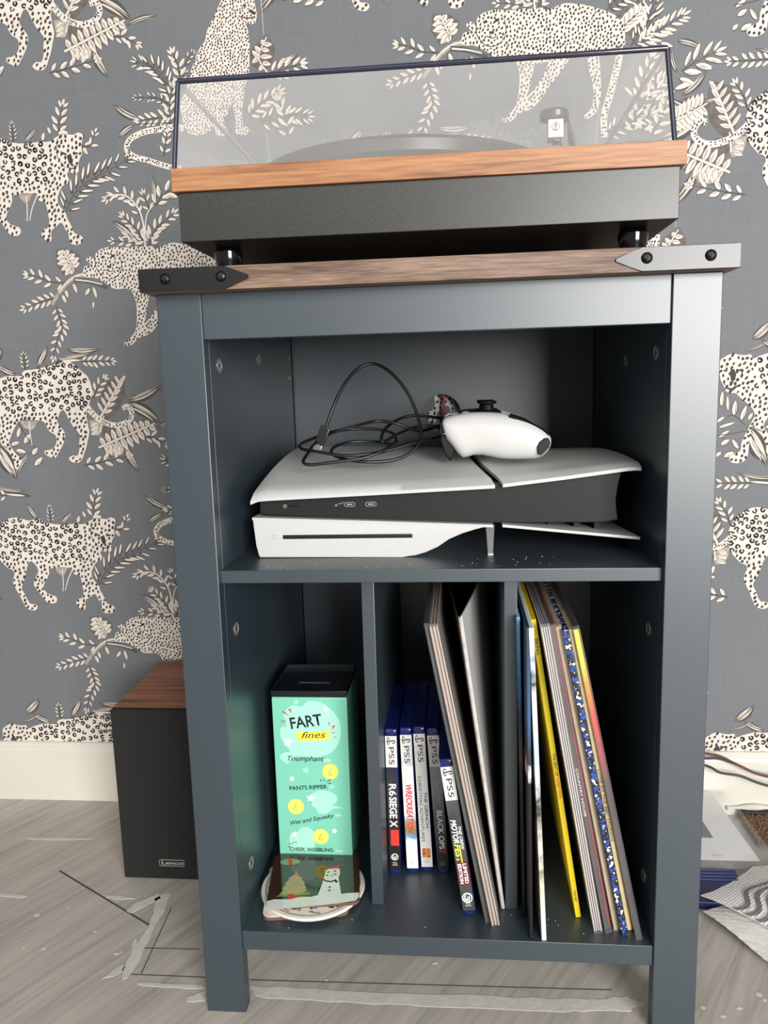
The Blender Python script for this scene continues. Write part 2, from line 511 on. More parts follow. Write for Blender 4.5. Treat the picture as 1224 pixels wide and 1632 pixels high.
# flat wallpaper artwork, millimetres on the wall
PRINT = {
 'B': [
  ('cat',[(-527.5,971),(-518.5,976.5),(-507,978.5),(-496.5,977),(-488.5,979.5),(-482,976),(-483.5,969.5),(-485.5,961),(-485.5,952.5),(-489,946),(-492,938.5),(-492.5,929.5),(-499.5,927),(-506,929.5),(-509.5,926.5),(-507.5,920),(-510.5,914.5),(-517.5,911.5),(-522.5,904.5),(-526,896),(-524.5,887),(-516.5,876),(-515,869.5),(-510,859.5),(-506.5,849.5),(-497,845),(-494,839.5),(-496.5,835),(-507,833),(-514.5,837),(-514.5,847),(-518.5,854),(-523,862.5),(-526.5,862.5),(-531.5,858.5),(-537.5,855),(-540,849.5),(-540.5,841.5),(-544.5,838.5),(-552,844),(-554,850.5),(-551,855.5),(-545,857),(-541,865),(-541.5,874),(-542.5,883),(-545,891.5),(-553,894),(-555.5,904),(-563,904),(-572,905),(-581,904),(-591.5,902),(-592,896.5),(-596.5,887.5),(-602,878.5),(-603.5,872),(-598.5,865.5),(-592,862),(-585.5,859.5),(-584,854),(-587.5,849.5),(-597,849.5),(-603,854),(-608,862),(-613,868.5),(-618,877.5),(-615.5,887.5),(-609,898.5),(-610.5,905.5),(-614.5,911),(-619.5,914.5),(-625,907.5),(-628,899),(-631.5,887.5),(-636,879),(-638,872),(-634,863),(-630.5,854),(-626.5,848.5),(-618.5,847.5),(-616,843),(-621,838),(-630,839.5),(-635,844),(-639,852),(-642.5,862),(-647,871),(-650.5,880),(-650,888),(-647,894.5),(-649.5,901),(-656,903.5),(-662,910),(-669,919),(-673.5,932.5),(-674,948),(-669,961),(-662.5,969.5),(-647.5,979.5),(-634,981),(-616.5,976.5),(-600.5,978.5),(-583.5,972),(-565.5,969.5),(-545.5,970.5),(-536.5,970)],7,[(-674,985),(-532.5,920)]),
  ('poly',[(-507.5,950.5),(-502.5,952.5),(-500,948),(-499.5,940.5),(-502,938.5),(-505.5,941.5)],'dark'),
  ('poly',[(-496,954.5),(-490.5,953.5),(-491.5,951.5),(-496,952)],'dark'),
  ('poly',[(-515.5,957),(-507,953),(-508,951),(-515,953.5)],'dark'),
  ('poly',[(-503.5,939.5),(-498,939),(-500.5,935.5)],'dark'),
  ('poly',[(-509,936.5),(-501,934),(-493,937),(-494,935.5),(-501.5,932.5),(-508.5,935)],'dark'),
  ('strip',[(-518.5,973),(-521,950.5),(-511,935)],1.1,'dark'),
 ],
 'fB': [
  ('sprig',[(-516,978.5),(-513.5,995.5),(-507,1015)],4,14,5.9,'c'),
  ('leaf',(-518,979.5),(-502,980.5),7.7,'c'),
  ('leaf',(-540,971.5),(-537,983),5.9,'c'),
  ('leaf',(-527,980),(-531.5,989.5),5,'c'),
  ('leaf',(-483.5,969.5),(-487.5,979.5),8.1,'c'),
  ('sprig',[(-485.5,963),(-473.5,961),(-464.5,978)],3,10.8,4.5,'c'),
  ('leaf',(-484.5,959),(-477,950.5),5.9,'c'),
  ('sprig',[(-516.5,876),(-503.5,898),(-482,915.5),(-456.5,926),(-424.5,940)],11,23.6,5,'n'),
  ('sprig',[(-582,972),(-582,995.5)],5,7.7,2.5,'n'),
  ('leaf',(-567,969.5),(-545,988.5),7.2,'s'),
  ('leaf',(-601.5,977.5),(-617,1003.5),8.6,'s'),
  ('poly',[(-582.5,904),(-562,904),(-568.5,893),(-574.5,892),(-579.5,897.5)],'tan'),
  ('strip',[(-571.5,900.5),(-571.5,883),(-573.5,867.5)],1.6,'cream'),
  ('strip',[(-553.5,904),(-564,885),(-569.5,868.5)],1.6,'cream'),
 ],
 'fBt': [
  ('poly',[(-717.5,995),(-703,989.5),(-691,985),(-686,971.5),(-683,958.5),(-683.5,943),(-688.5,927.5),(-697,923.5),(-709.5,934.5),(-718.5,948),(-722,965.5),(-720.5,983)],'brown'),
  ('poly',[(-669.5,925.5),(-685.5,925.5),(-694,912),(-688.5,901),(-676.5,904.5)],'tan'),
  ('poly',[(-690,914.5),(-706,925.5),(-722.5,921.5),(-730,917),(-714,899),(-698.5,894.5)],'brown'),
  ('poly',[(-690,885.5),(-695.5,899),(-712.5,912.5),(-734,923.5),(-756.5,928.5),(-776,922),(-768,908.5),(-752,890.5),(-730,881),(-726.5,872),(-710.5,868.5),(-702.5,876.5)],'brown'),
  ('poly',[(-700.5,885.5),(-715,890),(-734.5,881),(-728.5,872),(-717.5,870),(-704,873)],'tan'),
  ('strip',[(-687.5,930),(-716.5,993)],3.1,'cream'),
  ('strip',[(-690.5,883),(-776,922)],3.1,'cream'),
  ('strip',[(-690,907.5),(-693,932)],2.2,'cream'),
  ('leaf',(-691,937.5),(-705.5,941.5),3.6,'w'),
  ('leaf',(-691,937.5),(-680,953.5),3.1,'w'),
  ('leaf',(-695,946.5),(-708.5,952),3.6,'w'),
  ('leaf',(-695,946.5),(-684.5,961.5),3.1,'w'),
  ('leaf',(-699,955),(-711.5,963),3.6,'w'),
  ('leaf',(-699,955),(-689,969.5),3.1,'w'),
  ('leaf',(-703,964),(-714,973.5),3.6,'w'),
  ('leaf',(-703,964),(-693.5,978),3.1,'w'),
  ('leaf',(-707,973),(-717,984),3.6,'w'),
  ('leaf',(-707,973),(-698,986),3.1,'w'),
  ('leaf',(-711,981.5),(-720,994.5),3.6,'w'),
  ('leaf',(-711,981.5),(-702.5,994),3.1,'w'),
  ('leaf',(-699,887),(-690.5,899.5),5,'w'),
  ('leaf',(-699,887),(-711,874.5),5.4,'w'),
  ('leaf',(-707.5,891),(-698.5,906.5),5,'w'),
  ('leaf',(-707.5,891),(-719.5,875),5.4,'w'),
  ('leaf',(-716,895),(-707,912.5),5,'w'),
  ('leaf',(-716,895),(-728.5,877),5.4,'w'),
  ('leaf',(-724.5,898.5),(-715.5,917.5),5,'w'),
  ('leaf',(-724.5,898.5),(-737,879.5),5.4,'w'),
  ('leaf',(-733,902.5),(-724,921),5,'w'),
  ('leaf',(-733,902.5),(-746,883.5),5.4,'w'),
  ('leaf',(-741.5,906.5),(-732.5,923.5),5,'w'),
  ('leaf',(-741.5,906.5),(-754,889),5.4,'w'),
  ('leaf',(-750,910),(-741.5,925),5,'w'),
  ('leaf',(-750,910),(-762.5,895),5.4,'w'),
  ('leaf',(-758.5,914),(-750.5,925.5),5,'w'),
  ('leaf',(-758.5,914),(-770.5,902.5),5.4,'w'),
  ('leaf',(-767,918),(-759.5,925.5),5,'w'),
  ('leaf',(-767,918),(-778.5,910.5),5.4,'w'),
  ('leaf',(-706,888),(-704.5,871),4,'w'),
  ('leaf',(-713,888),(-711.5,871),4,'w'),
  ('leaf',(-720,888),(-718.5,871),4,'w'),
  ('leaf',(-726.5,888),(-725.5,871),4,'w'),
  ('leaf',(-686,921),(-674,916.5),3.6,'w'),
  ('leaf',(-687,914.5),(-674.5,910),3.6,'w'),
  ('leaf',(-687.5,907.5),(-675.5,903),3.6,'w'),
  ('tail',[(-660,951.5),(-672.5,937.5),(-688,925.5),(-707,919),(-723,919.5),(-734.5,927),(-737,937),(-730,947),(-721,944.5)],8.6),
  ('leaf',(-728,952.5),(-785,922),19.1,'s'),
  ('leaf',(-728,954.5),(-780,980.5),14,'s'),
  ('leaf',(-731.5,888),(-760,845),13.5,'s'),
  ('leaf',(-779,915),(-824,926.5),7.7,'s'),
  ('sprig',[(-670.5,855),(-700,860.5),(-738,870)],5,14.8,6.8,'c'),
  ('sprig',[(-760,899.5),(-776.5,899.5),(-799,888.5)],4,13.1,5.4,'c'),
  ('sprig',[(-646,1014.5),(-668.5,1015),(-695.5,1015.5)],6,11.7,5,'c'),
  ('leaf',(-608,1013),(-652.5,1017),5,'n'),
  ('leaf',(-616,1020.5),(-667,1029),6.8,'s'),
  ('sprig',[(-672.5,958.5),(-677.5,974),(-687.5,989)],4,12.4,5,'c'),
 ],
 'fAt': [
  ('poly',[(-451,652),(-465.5,647.5),(-477.5,643.5),(-485,631.5),(-490.5,619.5),(-492.5,605.5),(-491,591),(-483.5,586.5),(-470,596.5),(-459,608.5),(-452.5,624.5),(-450.5,641)],'brown'),
  ('poly',[(-509.5,589),(-494,589),(-489,576.5),(-496.5,566),(-507,569.5)],'tan'),
  ('poly',[(-492,578.5),(-475,588.5),(-460,584),(-454,579.5),(-472.5,563.5),(-488,559.5)],'brown'),
  ('poly',[(-497.5,551.5),(-490,564),(-471.5,576),(-449.5,585.5),(-427.5,589),(-411,582.5),(-420.5,570.5),(-439,554.5),(-461,546.5),(-466,538.5),(-481.5,535.5),(-487.5,543)],'brown'),
  ('poly',[(-488,551.5),(-473.5,555),(-457,546.5),(-464,538.5),(-475,536.5),(-486.5,540)],'tan'),
  ('strip',[(-491.5,593),(-452.5,650)],3,'cream'),
  ('strip',[(-498,549.5),(-411,582.5)],3,'cream'),
  ('strip',[(-493.5,572.5),(-486,595)],2.2,'cream'),
  ('leaf',(-487,600),(-472.5,603),3.5,'w'),
  ('leaf',(-487,600),(-494,615),3,'w'),
  ('leaf',(-481.5,608),(-467.5,613),3.5,'w'),
  ('leaf',(-481.5,608),(-488,622.5),3,'w'),
  ('leaf',(-476,616),(-463,622.5),3.5,'w'),
  ('leaf',(-476,616),(-482.5,630),3,'w'),
  ('leaf',(-470.5,624),(-458,632),3.5,'w'),
  ('leaf',(-470.5,624),(-476.5,637),3,'w'),
  ('leaf',(-465,632),(-453.5,642),3.5,'w'),
  ('leaf',(-465,632),(-471,644.5),3,'w'),
  ('leaf',(-459.5,640),(-449,651.5),3.5,'w'),
  ('leaf',(-459.5,640),(-465,652),3,'w'),
  ('leaf',(-489,553),(-494.5,564.5),4.8,'w'),
  ('leaf',(-489,553),(-480.5,541),5.2,'w'),
  ('leaf',(-480.5,556),(-485.5,571),4.8,'w'),
  ('leaf',(-480.5,556),(-472,541.5),5.2,'w'),
  ('leaf',(-471.5,559.5),(-476.5,576),4.8,'w'),
  ('leaf',(-471.5,559.5),(-463.5,542.5),5.2,'w'),
  ('leaf',(-463,563),(-468,580.5),4.8,'w'),
  ('leaf',(-463,563),(-454.5,545),5.2,'w'),
  ('leaf',(-454,566),(-459,583.5),4.8,'w'),
  ('leaf',(-454,566),(-446,548.5),5.2,'w'),
  ('leaf',(-445.5,569.5),(-450.5,585.5),4.8,'w'),
  ('leaf',(-445.5,569.5),(-437,553),5.2,'w'),
  ('leaf',(-437,573),(-442,587),4.8,'w'),
  ('leaf',(-437,573),(-428.5,558.5),5.2,'w'),
  ('leaf',(-428,576),(-434,587),4.8,'w'),
  ('leaf',(-428,576),(-419.5,565),5.2,'w'),
  ('leaf',(-419.5,579.5),(-425.5,586.5),4.8,'w'),
  ('leaf',(-419.5,579.5),(-410.5,572),5.2,'w'),
  ('leaf',(-482,553.5),(-487,537.5),3.9,'w'),
  ('leaf',(-476,553),(-480.5,537.5),3.9,'w'),
  ('leaf',(-469.5,553),(-474,537.5),3.9,'w'),
  ('leaf',(-463,553),(-467.5,537.5),3.9,'w'),
  ('leaf',(-494.5,584.5),(-507,581),3.5,'w'),
  ('leaf',(-495,578.5),(-507.5,574.5),3.5,'w'),
  ('leaf',(-495.5,572.5),(-508,568.5),3.5,'w'),
  ('tail',[(-513.5,614),(-504,600.5),(-492,589),(-475.5,582),(-460.5,582),(-448,588.5),(-444,598),(-448.5,607),(-457.5,605.5)],8.3),
  ('leaf',(-449,612.5),(-402.5,582.5),18.5,'s'),
  ('leaf',(-449,614.5),(-396.5,636),13.5,'s'),
  ('leaf',(-458.5,553),(-440,512.5),13.1,'s'),
  ('leaf',(-409.5,576.5),(-366,585.5),7.4,'s'),
  ('sprig',[(-522,524),(-493,528.5),(-455.5,536)],5,14.4,6.5,'c'),
  ('sprig',[(-429.5,562.5),(-415,562),(-396.5,551.5)],4,12.6,5.2,'c'),
  ('sprig',[(-514.5,673),(-493,672.5),(-467.5,671.5)],6,11.3,4.8,'c'),
  ('leaf',(-551,673.5),(-508,675),4.8,'n'),
  ('leaf',(-541.5,680),(-492,685.5),6.5,'s'),
  ('sprig',[(-500,620),(-492.5,634),(-480.5,648)],4,12,4.8,'c'),
 ],
 'A': [
  ('cat',[(-647,649.5),(-638,652.5),(-624.5,656),(-607,655.5),(-599.5,662.5),(-584.5,664),(-564.5,667.5),(-549,671),(-531.5,673.5),(-521.5,666.5),(-513.5,659),(-505.5,651.5),(-501.5,640.5),(-500.5,628),(-503.5,620),(-507.5,610),(-512,597.5),(-511.5,585),(-510,572.5),(-513,562.5),(-516,552),(-520.5,541.5),(-525.5,532),(-531.5,528),(-541,529.5),(-544.5,534.5),(-539,539),(-531.5,538.5),(-527.5,548),(-526.5,558.5),(-524.5,567),(-528,574),(-534,581.5),(-539.5,592),(-544,602.5),(-549,604.5),(-554.5,596.5),(-557,588.5),(-553.5,582),(-548,573.5),(-547.5,565),(-552,555),(-558.5,544.5),(-565.5,536),(-573.5,537.5),(-580.5,542),(-579,547),(-571,548),(-564,553),(-561,561.5),(-562.5,569.5),(-569.5,574),(-573.5,580.5),(-578,589),(-592,591.5),(-607,592.5),(-616.5,590),(-621.5,583.5),(-626.5,575.5),(-631,567),(-634,559),(-628.5,548),(-624,541.5),(-617.5,536),(-618.5,529),(-625,520.5),(-629,522.5),(-630,533.5),(-636.5,546),(-646.5,557),(-634.5,550.5),(-643,553.5),(-648,560.5),(-651,546.5),(-652,532.5),(-654,516),(-664,509),(-674.5,510.5),(-677,516.5),(-671,522),(-663,526),(-662,535.5),(-658.5,545.5),(-651,562),(-646.5,572.5),(-649.5,581),(-657.5,589.5),(-666,596.5),(-671.5,602.5),(-677,603),(-684.5,605.5),(-689,615),(-692.5,622),(-694,631.5),(-694,645),(-688,651),(-679,655),(-669.5,653),(-660.5,652.5),(-655,653),(-651.5,648),(-647,649),(-640.5,652.5)],7,[(-648,679.5),(-499.5,601.5)]),
  ('poly',[(-680,634),(-675.5,635),(-672.5,628.5),(-673.5,620),(-678.5,619),(-680.5,627)],'dark'),
  ('poly',[(-689,634),(-684.5,633.5),(-685,631),(-688.5,632)],'dark'),
  ('poly',[(-671,633.5),(-665,635),(-665,632.5),(-670.5,631)],'dark'),
  ('poly',[(-681,618.5),(-675,618.5),(-677.5,614)],'dark'),
  ('poly',[(-686.5,611),(-677.5,609.5),(-669.5,613),(-669,611.5),(-677.5,607),(-686.5,609.5)],'dark'),
  ('poly',[(-682,606.5),(-674.5,607),(-677,605)],'dark'),
  ('strip',[(-688,615),(-681.5,612)],0.8,'dark'),
  ('strip',[(-686.5,608),(-680.5,611)],0.8,'dark'),
  ('strip',[(-667,614.5),(-674.5,611.5)],0.8,'dark'),
 ],
 'fA': [
  ('leaf',(-629.5,511),(-653.5,553),19.6,'s'),
  ('leaf',(-629.5,511),(-603,545.5),9.1,'s'),
  ('strip',[(-616.5,587.5),(-605.5,566.5),(-594,549.5)],1.3,'brown'),
  ('leaf',(-620,566),(-615,582.5),6.5,'c'),
  ('leaf',(-611,557),(-600,572.5),8.3,'c'),
  ('leaf',(-632,555.5),(-617.5,560.5),6.5,'c'),
  ('leaf',(-625.5,548),(-609,545),7.4,'c'),
  ('leaf',(-600,540.5),(-591,552),7.4,'c'),
  ('leaf',(-598.5,524),(-584.5,538),7.8,'c'),
  ('poly',[(-614,591),(-587.5,590),(-593,580),(-600,577),(-609.5,581.5)],'tan'),
  ('strip',[(-600,589.5),(-600,568.5),(-599,555)],1.5,'cream'),
  ('leaf',(-578.5,666.5),(-563,691),9.6,'s'),
  ('leaf',(-612.5,657),(-642.5,672),9.6,'s'),
  ('sprig',[(-597.5,662.5),(-598.5,685)],4,8.7,3.5,'n'),
  ('leaf',(-689.5,585),(-689,607),5.8,'c'),
  ('leaf',(-680.5,579),(-682.5,601),4.5,'c'),
  ('leaf',(-673,572),(-671.5,594.5),7.2,'c'),
  ('leaf',(-664,565.5),(-657,587.5),6.6,'c'),
  ('leaf',(-654,566),(-649,577),5.3,'c'),
  ('leaf',(-695,564),(-685,572.5),4.8,'c'),
  ('leaf',(-693.5,556.5),(-670,564.5),4.5,'c'),
  ('leaf',(-692,543.5),(-677.5,554),5.3,'c'),
  ('leaf',(-689,533.5),(-677,541.5),6.6,'c'),
  ('leaf',(-664.5,528),(-674.5,542),5.8,'c'),
  ('leaf',(-684.5,517),(-670.5,524.5),7.2,'c'),
  ('leaf',(-694,518),(-687.5,525),5.8,'c'),
  ('strip',[(-681,572),(-673,573.5),(-658,560.5)],1.1,'brown'),
  ('strip',[(-692.5,547.5),(-677.5,548.5),(-657.5,552)],1.1,'brown'),
  ('leaf',(-655.5,557.5),(-628,504),19.9,'s'),
  ('leaf',(-653.5,672),(-628.5,696.5),14.6,'s'),
  ('leaf',(-662,656.5),(-627,672.5),3.4,'s'),
 ],
 'C': [
  ('cat',[(-278.5,1131),(-284.5,1120.5),(-289.5,1111.5),(-296,1102.5),(-301,1091.5),(-303.5,1082.5),(-310.5,1075.5),(-317.5,1064.5),(-322.5,1053.5),(-328.5,1040.5),(-331.5,1029),(-337.5,1018),(-342.5,1006.5),(-341.5,995),(-340,983.5),(-334.5,971.5),(-324,967),(-311.5,968),(-303.5,971.5),(-304.5,975.5),(-298,975),(-295.5,967),(-290.5,964),(-279.5,964.5),(-277.5,966),(-283,976),(-284.5,986),(-278,991.5),(-273,1002.5),(-270.5,1010),(-270.5,998.5),(-268,983),(-269.5,973.5),(-268,965.5),(-258.5,963),(-250,966.5),(-250,971.5),(-258,976.5),(-259,990.5),(-256,1009.5),(-253,1024.5),(-247,1039),(-245,1058),(-244,1076.5),(-245,1091.5),(-247.5,1100),(-240.5,1099),(-235,1100.5),(-232.5,1107.5),(-232.5,1114),(-234,1122.5),(-234.5,1128),(-240.5,1136),(-252.5,1142),(-267,1139.5),(-275.5,1136.5)],4.2,None),
  ('tail',[(-340.5,976.5),(-357.5,978.5),(-375,977),(-392,975.5),(-407.5,971),(-417,965.5),(-421.5,957.5),(-419,949.5),(-410,943.5),(-395,939),(-378,933),(-362.5,928),(-346.5,925)],8),
  ('poly',[(-241.5,1117.5),(-233,1112),(-234.5,1109.5),(-242.5,1114)],'dark'),
  ('strip',[(-254.5,1109),(-244,1106.5),(-235,1108)],1.3,'dark'),
  ('poly',[(-250.5,1123.5),(-245,1122.5),(-246.5,1120),(-250.5,1121.5)],'dark'),
 ],
 'fC': [
  ('sprig',[(-352.5,1015),(-360.5,1036.5),(-375,1055),(-397,1062.5)],10,18.1,4.7,'n'),
  ('sprig',[(-341,1029.5),(-341.5,1051),(-348.5,1071)],5,13.6,5.5,'c'),
  ('sprig',[(-336,1041),(-330.5,1059.5),(-321.5,1069.5)],4,8.5,3,'n'),
  ('sprig',[(-353.5,1003.5),(-374,1016.5),(-403.5,1019)],7,9.3,3,'n'),
  ('sprig',[(-354.5,994),(-378,991.5),(-402,990)],6,12.8,4.7,'c'),
  ('leaf',(-400.5,990.5),(-437,1012.5),10.6,'s'),
  ('leaf',(-432.5,970),(-407.5,985.5),8.9,'s'),
  ('strip',[(-408.5,985.5),(-357,984.5)],1.1,'brown'),
  ('sprig',[(-371,942),(-363.5,971)],3,10.6,4.7,'c'),
  ('sprig',[(-358,972.5),(-358,1004),(-351.5,1030.5)],6,12.8,4.7,'c'),
  ('poly',[(-220.5,1085.5),(-237.5,1074.5),(-243.5,1065.5),(-243,1050.5),(-231.5,1040),(-218.5,1045),(-212,1057.5),(-210,1067),(-216.5,1082.5)],'brown'),
  ('strip',[(-219,1035.5),(-232.5,1058),(-220.5,1082.5)],2.1,'cream'),
  ('leaf',(-232.5,1058),(-241,1067),3.8,'w'),
  ('leaf',(-232.5,1058),(-242,1052),3.8,'w'),
  ('leaf',(-230,1064.5),(-237,1072.5),3.8,'w'),
  ('leaf',(-228.5,1068),(-217.5,1065.5),3.8,'w'),
  ('leaf',(-231.5,1059),(-214,1058),3.8,'w'),
  ('leaf',(-228.5,1051.5),(-216.5,1048.5),3.8,'w'),
  ('leaf',(-227,1047.5),(-233.5,1042),3.8,'w'),
  ('leaf',(-225.5,1073.5),(-214,1073),3.8,'w'),
  ('leaf',(-225,1075.5),(-229,1078.5),3.8,'w'),
  ('strip',[(-225.5,1127.5),(-224.5,1085.5)],0.8,'cream'),
  ('leaf',(-208,1050),(-179,1059.5),8.5,'s'),
  ('sprig',[(-219,1037.5),(-200,1042),(-177.5,1046)],5,17,6,'c'),
  ('sprig',[(-251,986),(-233.5,1000.5),(-208,1014)],6,15.9,5.1,'c'),
  ('sprig',[(-239,977.5),(-201,983),(-172,981.5)],7,18.1,5.5,'n'),
  ('sprig',[(-198,956),(-201,983),(-208.5,1004.5)],5,14.9,5.5,'c'),
  ('leaf',(-222.5,1011),(-191.5,1011),5.5,'s'),
 ],
 'D': [
  ('cat',[(-499,793),(-495.5,803),(-486.5,805.5),(-492.5,812),(-487,816.5),(-480,813.5),(-477,821.5),(-466.5,826.5),(-452.5,828.5),(-442,826.5),(-427,826.5),(-411.5,826),(-399.5,825),(-387.5,824),(-369.5,829.5),(-348.5,827),(-333.5,823),(-319,818),(-304,810),(-294.5,798),(-293,784),(-294.5,775.5),(-315,772.5),(-339,772),(-360,772.5),(-363,763),(-375,746.5),(-387,733),(-399.5,716),(-411.5,707),(-424,703),(-436.5,693.5),(-446.5,694),(-445,698.5),(-436.5,704),(-428.5,715),(-425.5,732.5),(-425,749.5),(-428.5,764),(-436,771),(-454.5,771.5),(-466.5,779.5),(-482,787.5),(-494.5,788.5)],5,None),
  ('poly',[(-405.5,760),(-387.5,763),(-395,745),(-405.5,731),(-415.5,721.5),(-411,737)],'wall'),
  ('cat',[(-337.5,751.5),(-339,773),(-327,772),(-322,732),(-323,711.5),(-329,697.5),(-339.5,691),(-342.5,695.5),(-333.5,703.5),(-331,718),(-332.5,732.5)],5,None),
  ('tail',[(-300.5,778.5),(-300,761.5),(-305,739.5),(-311,716.5),(-317.5,694),(-316.5,667.5)],9),
  ('poly',[(-471,815.5),(-466.5,817),(-464.5,814),(-469.5,812.5)],'dark'),
  ('poly',[(-455.5,817.5),(-450.5,817.5),(-450.5,814),(-455.5,814)],'dark'),
  ('poly',[(-463,803.5),(-456,802.5),(-458.5,799)],'dark'),
  ('strip',[(-466.5,798),(-459,795),(-451.5,797)],1.2,'dark'),
  ('strip',[(-479.5,813),(-478,799),(-466.5,786.5),(-451.5,787),(-442,799.5),(-443.5,816.5)],1.2,'brown'),
 ],
 'fD': [
  ('poly',[(-535,829),(-524,829.5),(-513,826.5),(-500.5,819),(-501,808.5),(-514,795.5),(-527.5,792.5),(-532.5,801.5),(-537.5,808.5)],'brown'),
  ('strip',[(-526,827),(-519.5,814.5),(-514,804)],2.3,'cream'),
  ('leaf',(-524.5,823.5),(-534,822),4.9,'w'),
  ('leaf',(-523,820),(-516.5,826.5),4.9,'w'),
  ('leaf',(-521.5,816.5),(-535.5,815.5),4.9,'w'),
  ('leaf',(-520,814),(-508,821),4.9,'w'),
  ('leaf',(-518,811),(-535.5,808.5),4.9,'w'),
  ('leaf',(-516.5,809.5),(-502.5,815.5),4.9,'w'),
  ('leaf',(-516,806.5),(-530.5,799.5),4.9,'w'),
  ('leaf',(-514,804),(-502.5,808.5),4.9,'w'),
  ('leaf',(-514,804),(-525.5,792.5),4.9,'w'),
  ('leaf',(-514,804),(-516,793.5),4.9,'w'),
  ('strip',[(-497.5,792),(-509,790),(-521,783.5),(-535.5,770),(-548.5,753)],6.8,'tan'),
  ('strip',[(-499,793),(-510,790.5),(-522.5,783.5),(-537.5,770)],2.3,'cream'),
  ('strip',[(-513,786.5),(-491,783),(-465.5,773.5)],6.5,'brown'),
  ('strip',[(-511,786),(-490.5,783),(-472.5,778)],2.3,'cream'),
  ('sprig',[(-524.5,782.5),(-547,784.5),(-567.5,792.5),(-579.5,795.5)],5,13.3,5.3,'c'),
  ('sprig',[(-540,763),(-561.5,758.5),(-590,749.5)],6,12.2,4.9,'c'),
  ('sprig',[(-543,751),(-539,734.5),(-537.5,720.5),(-546,703),(-554,679.5)],9,11.8,4.9,'c'),
  ('leaf',(-515.5,781.5),(-510,767.5),6.1,'c'),
  ('leaf',(-491.5,774.5),(-498.5,764),6.1,'c'),
  ('leaf',(-486.5,776),(-482,759),5.7,'c'),
  ('leaf',(-487.5,756),(-488.5,745.5),3.8,'c'),
  ('leaf',(-533,766.5),(-527.5,754.5),6.1,'c'),
  ('leaf',(-527.5,773),(-524,761.5),5.3,'c'),
  ('leaf',(-533.5,690.5),(-482.5,689.5),10.6,'s'),
  ('leaf',(-550.5,678),(-514,677.5),6.8,'s'),
  ('leaf',(-577,670.5),(-561.5,698),8.4,'s'),
  ('strip',[(-400,801.5),(-406,832),(-406,855),(-412.5,878),(-429.5,895),(-456.5,895.5)],2.5,'cream'),
  ('strip',[(-407,821),(-401.5,864.5),(-390,880.5)],1.7,'cream'),
  ('sprig',[(-409.5,866.5),(-418,886),(-437.5,898),(-456.5,891.5)],7,12.4,5,'c'),
  ('leaf',(-388,877),(-389.5,922),6.2,'s'),
  ('sprig',[(-401.5,826.5),(-390.5,846.5),(-362.5,868)],7,14.9,5.4,'c'),
  ('sprig',[(-408,832.5),(-417,850),(-434,868)],6,12.4,4.6,'c'),
  ('leaf',(-416.5,830),(-452,863.5),12.9,'s'),
  ('sprig',[(-387,878.5),(-372.5,895),(-346,901)],5,16.6,6.6,'c'),
  ('sprig',[(-412.5,827),(-428.5,833),(-453,836)],4,10.4,4.6,'c'),
  ('sprig',[(-394.5,871.5),(-399.5,885),(-403,896.5)],3,10.4,3.7,'c'),
  ('poly',[(-304,812.5),(-292,823),(-277,811),(-273.5,796.5),(-285.5,786),(-297.5,792.5)],'brown'),
  ('sprig',[(-300.5,793),(-289,803),(-276,813.5)],5,13.9,5,'w'),
  ('sprig',[(-276.5,774.5),(-253,789.5),(-223,805.5)],9,18,5,'c'),
  ('sprig',[(-273.5,780),(-261,804),(-257.5,837)],9,18.6,4.3,'n'),
  ('sprig',[(-285.5,775),(-268,799),(-277.5,827.5)],7,17.1,4.3,'n'),
  ('sprig',[(-316,819),(-301,829),(-286.5,836.5)],5,17.1,5,'n'),
  ('sprig',[(-387.5,824),(-411.5,837),(-430,843.5)],4,13.9,5,'c'),
  ('leaf',(-250,776),(-233,770),5.7,'c'),
  ('leaf',(-229.5,777.5),(-198.5,766.5),8.3,'s'),
  ('leaf',(-228,739.5),(-237.5,769.5),6.8,'s'),
  ('sprig',[(-222.5,741),(-204,751.5),(-182,760.5)],4,22.6,6,'c'),
  ('leaf',(-204,748.5),(-183.5,743),5.7,'c'),
  ('leaf',(-185.5,751),(-172,748),4.2,'c'),
  ('leaf',(-220.5,740.5),(-200,736.5),6.4,'c'),
  ('leaf',(-226,733),(-205,725),6.8,'c'),
  ('leaf',(-231.5,719.5),(-205.5,728),6.8,'c'),
  ('leaf',(-221,712),(-191,739.5),10.6,'s'),
  ('poly',[(-236,680.5),(-231,698.5),(-219.5,709),(-204.5,711.5),(-191.5,707),(-187,696),(-192.5,681.5),(-205,669.5),(-224,667)],'brown'),
  ('strip',[(-238,680.5),(-211.5,690),(-189.5,701.5)],2.3,'cream'),
  ('leaf',(-193,702.5),(-172,706),4.9,'s'),
  ('leaf',(-231.5,682.5),(-228,698),4.2,'w'),
  ('leaf',(-231.5,682.5),(-220.5,669.5),4.5,'w'),
  ('leaf',(-226,685),(-223,702),4.2,'w'),
  ('leaf',(-226,685),(-215,671),4.5,'w'),
  ('leaf',(-220.5,687.5),(-217.5,706),4.2,'w'),
  ('leaf',(-220.5,687.5),(-210,672),4.5,'w'),
  ('leaf',(-215.5,690),(-212,709.5),4.2,'w'),
  ('leaf',(-215.5,690),(-204.5,674.5),4.5,'w'),
  ('leaf',(-210,693),(-207,712),4.2,'w'),
  ('leaf',(-210,693),(-199,678.5),4.5,'w'),
  ('leaf',(-204.5,695.5),(-201.5,713),4.2,'w'),
  ('leaf',(-204.5,695.5),(-193.5,682.5),4.5,'w'),
  ('leaf',(-199,698),(-196,714),4.2,'w'),
  ('leaf',(-199,698),(-188.5,686.5),4.5,'w'),
  ('sprig',[(-275,709),(-269.5,734.5),(-258,759)],5,15.5,5.6,'c'),
  ('sprig',[(-313.5,670.5),(-283.5,686),(-250.5,693)],8,17.1,5,'n'),
